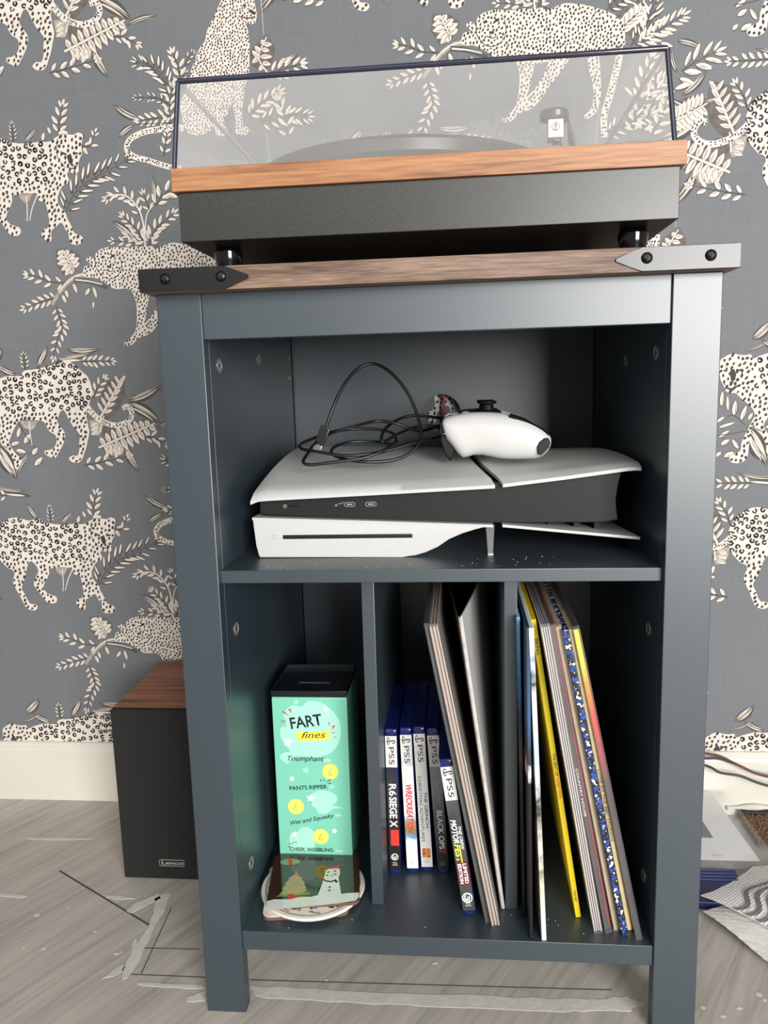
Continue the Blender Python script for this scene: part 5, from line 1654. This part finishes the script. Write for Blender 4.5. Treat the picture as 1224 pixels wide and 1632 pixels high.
gp([(755, 445), (770, 450), (820, 460), (860, 445), (862, 458), (820, 470), (765, 460)], 4, 3)
gp([(855, 455), (875, 460), (870, 478), (850, 470)], 4, 3)
gp([(740, 437), (770, 440), (770, 448), (742, 444)], 3, 3)
for c in ((795, 380), (850, 374), (808, 508), (806, 533), (785, 408), (855, 402)):
    gp([(c[0] - 15, c[1]), (c[0], c[1] - 6), (c[0] + 15, c[1] - 1), (c[0], c[1] + 7)], 4, 2)
gp([(815, 408), (845, 414), (818, 420)], 5, 3)
disc_pts = [(472 + 84 * math.cos(i * .314), 265 + 34 * math.sin(i * .314)) for i in range(20)]
gp(disc_pts, 1, 1)
gp([(455, 235), (490, 232), (492, 298), (460, 300)], 3, 2)
pic.build('snowman_picture', pm, c3, smooth=None)

# ------------------------------------------------------------------ game cases
blue = mat('case_blue', '#121f5e', rough=0.22, vary=0.08, coat=0.3)
GT, GD, GH = 0.0143, 0.134, 0.1704
spine_white = mat('spine_white', '#d9d8d6', rough=0.3, vary=0.01)


def game_case(x, y, lean, label, body_mat):
    g = thing('game_case', label, 'game case', (x, y, BASE), (0, math.radians(-lean), 0), 'game cases standing in the middle compartment')
    cs = MB()
    pts = [(0.0006, 0.004), (0.0012, 0.001), (0.003, 0.0), (GT - .003, 0.0), (GT - .0012, 0.001), (GT - .0006, 0.004), (GT, 0.006), (GT, GD), (0, GD), (0, 0.006)]
    cs.prism(pts, 'Z', 0, GH, bev=.0006)
    cs.build('case', blue, g)
    MB().box((0.001, -0.0003, GH - .0065), (GT - .001, 0.004, GH - .0010), .0014).build('top_tab', blue, g)
    MB().box((0.0009, -0.0004, 0.0050), (GT - .0009, 0.002, GH - .0440), .0002).build('spine_insert', body_mat, g)
    MB().box((0.0009, -0.0004, GH - .0440), (GT - .0009, 0.002, GH - .0080), .0002).build('spine_header', spine_white, g)
    R_, U_ = (0, 0, -1), (1, 0, 0)
    letters('header_lettering', 'PS5', g, BLACK_INK, (.0046, -.0006, GH - .0195), R_, U_, .0056, width=.020)
    em = MB()
    # two-stroke emblem above the header lettering
    c = (GT / 2, -.0006, GH - .0135)
    em.tube([(c[0] - .0044, c[1], c[2] - .0004), (c[0] + .0040, c[1], c[2] + .0006)], .0006, 4, smooth=1)
    em.tube([(c[0] + .0040, c[1], c[2] + .0006), (c[0] + .0045, c[1], c[2] - .0012), (c[0] + .0032, c[1], c[2] - .0024), (c[0] + .0012, c[1], c[2] - .0022)], .00045, 4)
    em.tube([(c[0] - .0026 + .0013 * math.cos(t * .45), c[1], c[2] + .0040 * math.sin(t * .45)) for t in range(1, 14)], .0004, 4, smooth=1)
    em.build('header_emblem', BLACK_INK, g, smooth=None)
    return g


def spine_text(g, s, z, x, h, width, m, shear=0, bold=0):
    return letters('title_lettering', s, g, m, (x, -.0006, z), (0, 0, -1), (1, 0, 0), h, width=width, shear=shear, bold=bold)


def swirl(g, x, z, r, m):
    mb = MB()
    mb.tube([(x + r * math.cos(t * .3), -.0006, z + r * math.sin(t * .3)) for t in range(22)], r * .16, 4, smooth=1)
    mb.tube([(x + r * (.62 - .012 * t) * math.cos(t * .3 + 2), -.0006, z + r * (.62 - .012 * t) * math.sin(t * .3 + 2)) for t in range(18)], r * .15, 4, smooth=1)
    mb.tube([(x - r * .1, -.0006, z), (x + r * .1, -.0006, z)], r * .2, 6, smooth=1)
    mb.build('publisher_mark', m, g, smooth=None)


def panel(g, x0, x1, z0, z1, m):
    MB().box((x0, -.00052, z0), (x1, -.0003, z1)).build('spine_panel', m, g)


def code(g, m, a='PPSA', b='04726'):
    letters('code_lettering', a, g, m, (GT / 2, -.0006, .0125), (1, 0, 0), (0, 0, 1), .0016, 'CENTER')
    letters('code_lettering', b, g, m, (GT / 2, -.0006, .0100), (1, 0, 0), (0, 0, 1), .0016, 'CENTER')


ga = game_case(-.0612, .1035, 0.3, 'game case with black spine and red block beside the left divider', print_strip('spine_siege', [(0, '#15120f'), (.55, '#2b2624'), (.8, '#3a3432'), (.92, '#2a2c3e'), (1, '#222536')], lo=0, hi=.126, noise=.5, nscale=120))
spine_text(ga, 'R6', .1080, .0036, .0075, .014, WHITE_INK, bold=.02)
spine_text(ga, 'SIEGE X', .0920, .0036, .0075, .036, WHITE_INK, bold=.03)
panel(ga, .0035, .0125, .034, .053, RED_INK)
swirl(ga, GT / 2, .0205, .0036, WHITE_INK)
code(ga, WHITE_INK)
gb = game_case(-.0418, .1067, 1.5, 'game case with white spine and slanted red title lettering', print_strip('spine_wreck', [(0, '#f1f0ee'), (.30, '#f1f0ee'), (.34, '#6f9fc8'), (.40, '#7a8a5e'), (.46, '#c58a58'), (.5, '#8fc0d8'), (.56, '#f1f0ee'), (1, '#f3f2f0')], lo=0, hi=.126, noise=.12, nscale=120))
spine_text(gb, 'WRECKREATION', .1060, .0042, .0062, .058, RED_INK, shear=.3, bold=.03)
code(gb, GREY_INK, b='25621')
gc_ = game_case(-.0258, .1098, 2.1, 'game case with plain white spine and two lines of black lettering', spine_white)
spine_text(gc_, 'THE GRINCH:', .0950, .0085, .0034, .044, BLACK_INK, bold=.012)
spine_text(gc_, 'CHRISTMAS ADVENTURES', .1140, .0030, .0034, .078, BLACK_INK)
panel(gc_, .0030, .0118, .0165, .0275, print_strip('spine_badge', [(0, '#b03028'), (.4, '#d8a040'), (1, '#c03a30')], lo=0, hi=.126, noise=2.0, nscale=350))
code(gc_, GREY_INK, b='20190')
gd = game_case(-.0076, .1061, 3.2, 'game case with smoky grey to black spine and white title', print_strip('spine_ops', [(0, '#191919'), (.25, '#2a2a2b'), (.5, '#5a5b5c'), (.8, '#8b8c8d'), (1, '#97989a')], lo=0, hi=.126, noise=.25, nscale=90))
spine_text(gd, 'CALL OF DUTY', .1120, .0056, .0042, .031, mat('pale_grey_ink', '#b4b6b8', rough=.5), bold=.01)
spine_text(gd, 'BLACK OPS', .0760, .0050, .0056, .046, WHITE_INK, bold=.02)
spine_text(gd, '7', .0290, .0045, .0062, .005, RED_INK, bold=.03)
code(gd, GREY_INK, b='26904')
ge = game_case(.0203, .0378, 7.5, 'leaning game case with dark spine and maroon limited edition band', print_strip('spine_crew', [(0, '#3e4042'), (.5, '#4a4c4d'), (.75, '#303234'), (1, '#55595a')], lo=0, hi=.126, noise=.4, nscale=60))
spine_text(ge, 'THE CREW', .0990, .0090, .0028, .026, WHITE_INK, shear=.2, bold=.02)
spine_text(ge, 'MOTOR', .1060, .0026, .0052, .026, WHITE_INK, shear=.2, bold=.03)
spine_text(ge, 'FEST', .0795, .0026, .0056, .021, YELLOW_INK, shear=.2, bold=.03)
panel(ge, .0010, .0133, .0330, .0600, mat('maroon_band', '#6d2a2e', rough=.35))
spine_text(ge, 'LIMITED', .0575, .0078, .0034, .022, WHITE_INK, bold=.03)
spine_text(ge, 'EDITION', .0575, .0028, .0034, .022, WHITE_INK, bold=.03)
swirl(ge, GT / 2, .0195, .0048, WHITE_INK)
code(ge, WHITE_INK)

# ------------------------------------------------------------------ records
poly = clear('poly_sleeve', (0.96, 0.96, 0.96, 1), haze=0.06, gloss=0.05, rough=0.18, scale=30)
card_dark = mat('card_dark', '#22201f', rough=.45, vary=.2, scale=40)
paper_w = mat('inner_paper', '#cdc6bc', rough=.7, vary=.05, scale=40)
paper_p = mat('inner_pink', '#c9a692', rough=.7, vary=.08, scale=40)
card_tan = mat('card_tan', '#c3a880', rough=.6, vary=.12, scale=60)


def record(label, x, y, lean, layers, h=.315, sleeve=None, yaw=0.0, dep=.315, spine=None):
    """layers: (thickness, material, part name, setback) from left to right at the open front edge"""
    r = thing('record', label, 'record', (x, y, BASE), (0, math.radians(-lean), math.radians(yaw)), 'records standing in the cabinet')
    cx = 0
    for t, m, nm, sb in layers:
        MB().box((cx + .0001, sb, sb * .4), (cx + t - .0001, dep - .001, h - sb * .5), min(.0006, t * .25)).build(nm, m, r)
        cx += t
    if spine:
        MB().box((.0001, -.0008, .0004), (cx - .0001, .0004, h - .0004), .0003).build('spine', spine, r)
    if sleeve:
        f, tp = sleeve
        mb = MB()
        a, b = -.0005, cx + .0005
        vs_ = [(a, -f, -.0000), (b, -f, 0), (b, dep, 0), (a, dep, 0), (a, -f, h + tp), (b, -f, h + tp), (b, dep, h + tp), (a, dep, h + tp)]
        mb.add(vs_, [(1, 2, 6, 5), (3, 0, 4, 7), (0, 1, 5, 4), (4, 5, 6, 7)])
        mb.build('clear_sleeve', poly, r, smooth=None)
    return r


J = 'jacket'
record('record in dark jacket with frayed edge leaning beside the leaning game case', .0431, .0287, 10.1, [(.0022, mat('jacket_charcoal', '#3c3b3b', rough=.4, vary=.3, scale=80), J, 0), (.0016, card_dark, 'disc', .004)], sleeve=(.001, .002))
record('record with layered pink and cream paper edges in clear sleeve', .0490, .0230, 10.3, [(.0011, paper_w, J, 0), (.0011, paper_p, 'inner_sleeve', .0005), (.0010, mat('sheet_brown', '#6f4a3c', rough=.6), 'inner_sleeve', .001), (.0012, paper_w, 'inner_sleeve', .0003), (.0011, paper_p, 'inner_sleeve', .0008), (.0009, card_dark, 'disc', .003), (.0012, paper_w, J, 0)], sleeve=(.001, .003))
# gatefold standing open: two boards hinged on a spine at the front
gf = thing('record', 'gatefold record standing open with pale grey outer cover against right divider', 'record', (.0590, .0500, BASE), (0, math.radians(-7.3), 0), 'records standing in the cabinet')


def board(th, x0, bow, m, nm):
    def fn(u, v):
        y = u * .300
        return (x0 + math.tan(math.radians(th)) * y * (0.10 + 0.90 * v ** 1.0) + bow * math.sin(math.pi * u) * v, y, v * .315)
    mb = MB()
    nu, nv = 14, 14
    top_ = [Vector(fn(i / nu, j / nv)) for i in range(nu + 1) for j in range(nv + 1)]
    w = nv + 1
    fs = [(i * w + j, (i + 1) * w + j, (i + 1) * w + j + 1, i * w + j + 1) for i in range(nu) for j in range(nv)]
    k = len(top_)
    back = [p + Vector((.0012, 0, 0)) for p in top_]
    fs2 = [tuple(x + k for x in f[::-1]) for f in fs]
    rim = [i * w for i in range(nu)] + [nu * w + j for j in range(nv)] + [i * w + nv for i in range(nu, 0, -1)] + [j for j in range(nv, 0, -1)]
    fs3 = [(rim[(a + 1) % len(rim)], rim[a], rim[a] + k, rim[(a + 1) % len(rim)] + k) for a in range(len(rim))]
    mb.add(top_ + back, fs + fs2 + fs3)
    return mb.build(nm, m, gf, smooth=50)


board(-3.2, 0.0, -.003, mat('gatefold_brown', '#3a2c28', rough=.25, vary=.3, scale=12), 'left_cover')
rc = board(7.5, .0032, .004, mat('gatefold_grey', '#d0cfca', rough=.3, vary=.06, scale=10), 'right_cover')
MB().tube([(.0020, -.0004, .001), (.0020, -.0004, .314)], .0022, 8, smooth=1, flat=.5).build('spine', mat('gatefold_spine', '#c9c6c1', rough=.3, vary=.2, scale=90), gf)

record('thin record with blue sky printed spine nearest the right divider', .0805, .0384, 1.0, [(.0034, print_strip('spine_sky', [(0, '#121212'), (.42, '#1c1a18'), (.55, '#5a4636'), (.66, '#2b3d55'), (.8, '#3f7fb8'), (1, '#7fb2d8')], noise=.3, nscale=70), J, 0)])
record('record with black lower spine and blue speckled top beside the blue sky spine', .0846, .0059, 0.6, [(.0034, print_strip('spine_night', [(0, '#0e0e0f'), (.5, '#141416'), (.53, '#e8e8e6'), (.57, '#2b2825'), (.7, '#3c5c82'), (1, '#26384e')], noise=.12, nscale=90), J, 0)])
record('record with black and white landscape printed spine, front most of its row', .0960, .0048, 2.3, [(.0048, print_strip('spine_photo', [(0, '#f0eee6')], noise=.1) if False else print_strip('spine_photo2', [(0, '#e8e6da'), (.16, '#d8d6c4'), (.24, '#7d8068'), (.3, '#e8e6da'), (.42, '#30302e'), (.5, '#d9dcdc'), (.6, '#a9c8de'), (.74, '#e6eaec'), (.82, '#2b2d30'), (.9, '#cfe0ee'), (1, '#e9eef0')], noise=.35, nscale=45), J, 0)])
ry = record('record with bright yellow spine and black title lettering', .1335, .0401, 8.3, [(.0056, mat('jacket_yellow', '#e6c81e', rough=.35, vary=.06, scale=12), J, 0)])
letters('spine_lettering', 'BRING', ry, BLACK_INK, (.0008, -.0003, .296), (0, 0, -1), (1, 0, 0), .0036, width=.016)
letters('spine_lettering', 'THE BEST OF', ry, BLACK_INK, (.0014, -.0003, .178), (0, 0, -1), (1, 0, 0), .0030, width=.024)
letters('spine_lettering', 'FUNKY SOUL', ry, RED_INK, (.0014, -.0003, .152), (0, 0, -1), (1, 0, 0), .0030, width=.022)
letters('spine_lettering', 'MMS-2007', ry, BLACK_INK, (.0018, -.0003, .030), (0, 0, -1), (1, 0, 0), .0020, width=.012)
record('record with two white board edges and white inner sleeves right of the yellow spine', .1485, .0199, 9.6, [(.0016, paper_w, J, 0), (.0006, card_dark, 'disc', .004), (.0014, mat('inner_lilac', '#cfc4c8', rough=.6), 'inner_sleeve', .0006), (.0006, card_dark, 'disc', .004), (.0014, mat('inner_lilac', '#cfc4c8'), 'inner_sleeve', .0006), (.0006, card_dark, 'disc', .004), (.0016, paper_w, J, 0)], sleeve=(.003, .004))
rr_ = record('record with dark grey spine and red edge in clear sleeve', .1592, .0241, 10.3, [(.0040, mat('jacket_slate', '#3d3638', rough=.35, vary=.2, scale=30), J, 0), (.0022, mat('jacket_red', '#8e1f2c', rough=.4, vary=.1, scale=30), 'red_edge', .0004)], sleeve=(.006, .004))
letters('spine_lettering', 'COUNTRY HOUSE', rr_, WHITE_INK, (.0008, -.0003, .172), (0, 0, -1), (1, 0, 0), .0022, width=.050)
record('record with worn tan cardboard edge', .1681, .0228, 10.7, [(.0038, card_tan, J, 0), (.0014, paper_w, 'inner_sleeve', .001)], sleeve=(.002, .003))
record('record with blue, black and white patterned spine', .1742, .0149, 10.9, [(.0062, print_strip('spine_pattern', [(0, '#101010'), (1, '#101010')], nscale=75, mixcols=[(0, '#e9e4d8'), (.40, '#17181a'), (.52, '#2a4fa8'), (.60, '#17181a'), (.64, '#e0d9c8')]), J, 0)], h=.315)
rs = record('record with cream yellow spine beside the blue patterned spine', .1812, .0235, 10.9, [(.0042, mat('jacket_cream', '#d9c795', rough=.45, vary=.15, scale=50), J, 0), (.0012, card_tan, 'inner_sleeve', .001)], h=.313)
letters('spine_lettering', 'LOVE AT THE BBC STUDIOS', rs, BLACK_INK, (.0010, -.0003, .172), (0, 0, -1), (1, 0, 0), .0022, width=.075)
record('rightmost record with yellow and red spine in loose clear sleeve', .1874, .0200, 11.4, [(.0048, card_dark, J, 0)], spine=print_strip('spine_sunset', [(0, '#2a2530'), (.35, '#342c38'), (.5, '#4a2b3c'), (.62, '#b3263a'), (.72, '#e0422c'), (.82, '#ee9a22'), (.88, '#f3d91c'), (1, '#f4e01e')], noise=.06, nscale=20), sleeve=(.010, .006))

# ------------------------------------------------------------------ loudspeaker behind the cabinet
spk = thing('bookshelf_speaker', 'walnut topped loudspeaker with black front on floor left of cabinet', 'loudspeaker', (-.3480, .2110, 0))
MB().box((-.0722, .010, .0), (.0722, .178, .2326), .0006).build('cabinet', wood('speaker_walnut', ('#5e3322', '#8a5238', '#a4694a'), axis='X', rough=.45, fine=.8, rings=6), spk)
gr = MB().box((-.0724, 0, .0006), (.0724, .010, .2322), .0012).build('grille', mat('grille_cloth', '#1a1a1a', rough=.9, vary=.3, scale=1500, bump=.3, bump_scale=1500), spk)
q = (-0.3549, 0.211, 0.0237)
lx, lz = q[0] + .3480, q[2]
fr = MB()
for a, b in (((-.0165, -.0045), (.0165, -.0039)), ((-.0165, .0039), (.0165, .0045)), ((-.0165, -.0045), (-.0159, .0045)), ((.0159, -.0045), (.0165, .0045))):
    fr.box((lx + a[0], -.0008, lz + a[1]), (lx + b[0], .0002, lz + b[1]))
fr.build('badge_frame', mat('badge_silver', '#c5c5c2', rough=.3, metal=.5), gr, smooth=None)
letters('badge_lettering', 'Lenco', gr, MATS['badge_silver'], (lx - .0140, -.0006, lz - .0022), (1, 0, 0), (0, 0, 1), .0048, width=.028, bold=.02)

# ------------------------------------------------------------------ bits on the floor right of the cabinet
for lab, pts, col_ in (('red cable drooping along the skirting board', [(.30, .385, .112), (.3619, .385, .1010), (.385, .385, .0960), (.41, .383, .0840), (.44, .380, .0720), (.50, .375, .0650)], '#5a2420'),
                       ('thick black cable between the red and lower black cables', [(.30, .388, .0925), (.3625, .388, .0915), (.385, .388, .0910), (.41, .386, .0830), (.44, .384, .0700), (.50, .380, .0600)], '#1d1b1b'),
                       ('lowest black cable sagging across the skirting board', [(.30, .380, .097), (.3625, .380, .0850), (.383, .380, .0745), (.41, .378, .0710), (.44, .374, .0610), (.50, .370, .0480)], '#241f1e')):
    o = MB().tube(pts, .0017, 8, smooth=5).build('cable', mat('cable_' + col_[1:], col_, rough=.4))
    tag(o, lab, 'cable', 'cables by the skirting board')
o = MB().tube([(.004, .394, .40), (.003, .394, .52), (.0035, .394, .60), (.002, .394, .70)], .0019, 8).build('cable', mat('cable_crimson', '#9c2a30', rough=.4))
tag(o, 'crimson cable hanging behind the round hole in the back panel', 'cable')

fw = mat('mount_white', '#dcdcda', rough=.45, vary=.02)
mt = thing('picture_mount', 'white card picture mount in clear film leaning by the skirting board', 'picture mount', (.30, .27, .0))


def M2(x, t):
    """point on the sloping mount: t=0 at its front edge on the floor, t=1 at the wall"""
    return (x - .30, t * .126, .0105 + t * .026)


mm = MB()
for quad in ([(.247, 0), (.400, 0), (.392, .29), (.247, .29)], [(.353, .29), (.392, .29), (.376, 1), (.338, 1)], [(.247, .80), (.345, .80), (.338, 1), (.247, 1)]):
    p = [Vector(M2(*c)) for c in quad]
    up = Vector((0, -.2, 1)).normalized() * .0014
    mm.add(p + [a + up for a in p], [(3, 2, 1, 0), (4, 5, 6, 7), (0, 1, 5, 4), (1, 2, 6, 5), (2, 3, 7, 6), (3, 0, 4, 7)])
mm.build('card_frame', fw, mt, smooth=None)
fm = MB()
p = [Vector(M2(*c)) + Vector((0, -.0004, .0018)) for c in ((.247, -.12), (.425, -.12), (.398, .99), (.247, .99))]
fm.add(p, [(0, 1, 2, 3)])
fm.build('clear_film', clear('thin_film', (.97, .97, .97, 1), haze=.10, gloss=.06, rough=.12, scale=25), mt, smooth=None)
q = (0.3369, 0.2708, 0.014)
letters('small_print', 'REVO 60', mt, GREY_INK, (q[0] - .30 + .004, q[1] - .27, .0155), (1, 0, 0), (0, 1, .2), .0022, width=.013)

bp = thing('blue_packet', 'dark blue ridged packet tucked under the paper towel', 'packet', (.335, .218, 0))
MB().box((-.075, -.032, .0), (.028, .034, .0095), .001).build('packet_body', mat('packet_blue', '#182050', rough=.35, vary=.1, scale=40), bp)
for k in range(4):
    MB().box((-.074, .030 - .0065 * k, .0095), (.027, .0335 - .0065 * k, .0104), .0004).build('ridge', mat('packet_ridge', '#2c3670', rough=.35), bp)

cpt = thing('carpet_offcut', 'brown carpet offcut with black edging against the skirting board', 'carpet', (.50, .36, 0))


def carp(u, v):
    return (lerp(-.085, .12, u), lerp(-.045, .030, v), .006 + random.uniform(0, .0025))


MB().sheet(carp, 70, 30, .004).build('pile', mat('carpet_brown', '#6a5139', rough=1, vary=.5, scale=400, bump=.8, bump_scale=500), cpt, smooth=None)
MB().tube([(-.085, .032, .008), (0, .033, .008), (.12, .034, .008)], .0042, 8).build('edging', mat('edging_black', '#1e1c1b', rough=.7), cpt)
pl2 = MB().tube([(.40, .396, .012), (.44, .395, .015), (.50, .394, .014), (.60, .395, .013)], lambda t: .0035 + .0015 * math.sin(t * 60), 8).build('plaster_rubble', smear_mat)
tag(pl2, 'crumbly white plaster bead along the foot of the skirting', 'rubble')

tw = thing('paper_towel', 'crumpled white paper towel sheet with dark grey wavy stripes on floor', 'paper towel', (.40, .19, 0))
towel = mat('towel_white', '#e6e4e0', rough=.95, vary=.02, scale=100, bump=.9, bump_scale=260)
gstripe = mat('towel_grey', '#77777a', rough=.95, vary=.1, scale=200, bump=.6, bump_scale=260)


def towel_z(x, y):
    return .0205 + .006 * math.sin(26 * x + 9 * y) + .005 * math.sin(31 * y - 14 * x + 1) + .0004 * math.sin(1250 * x) * math.sin(1250 * y)


def tq(corners, dz):
    A, B, C_, D_ = [Vector(c) for c in corners]

    def fn(u, v):
        p = A.lerp(B, u).lerp(D_.lerp(C_, u), v)
        return (p.x - .40, p.y - .19, max(.0012, towel_z(p.x, p.y) + dz + .010 * (v - .5)))
    return fn


up_ = [(0.3017, 0.187, 0.02)[:2], (0.3857, 0.2558, 0.02)[:2], (.545, .205), (.43, .075)]
lo_ = [(0.2984, 0.1673, 0.008)[:2], (0.3633, 0.212, 0.008)[:2], (.56, .19), (0.3495, 0.0815, 0.008)[:2]]
MB().sheet(tq([c + (0,) for c in lo_], -.010), 40, 40, .0006).build('lower_ply', towel, tw)
fn = tq([c + (0,) for c in up_], 0)
MB().sheet(fn, 150, 150, .0006).build('upper_ply', towel, tw)
for k in range(4):
    v0 = .20 + k * .075

    def st2(u, v, v0=v0):
        vv = v0 + .032 * v + .05 * math.sin(u * 10 + .4)
        p = fn(u, vv)
        return (p[0], p[1], p[2] + .0012)
    MB().sheet(st2, 110, 4, .0004).build('wavy_stripe', gstripe, tw)

# dust specks left on the shelf and the bottom board
dm = mat('dust_white', '#c9c9c4', rough=.9)
for nm, z, n, (xa, xb_), (ya, yb_), lab in (('dust_specks', SHELF, 40, (-.16, .12), (.012, .058), 'tiny white dust specks along the front of the upper shelf'), ('dust_specks', BASE, 24, (-.18, .18), (.006, .05), 'tiny white dust specks on the bottom board')):
    mb = MB()
    for _ in range(n):
        x, y, s = random.uniform(xa, xb_), random.uniform(ya, yb_), random.uniform(.0002, .0006)
        mb.add([(x - s, y - s, z), (x + s, y - s, z), (x, y + s, z), (x, y, z + s)], [(0, 1, 3), (1, 2, 3), (2, 0, 3)])
    o = mb.build(nm, dm, cab, smooth=None)
    o['kind'] = 'stuff'
    o['label'] = lab
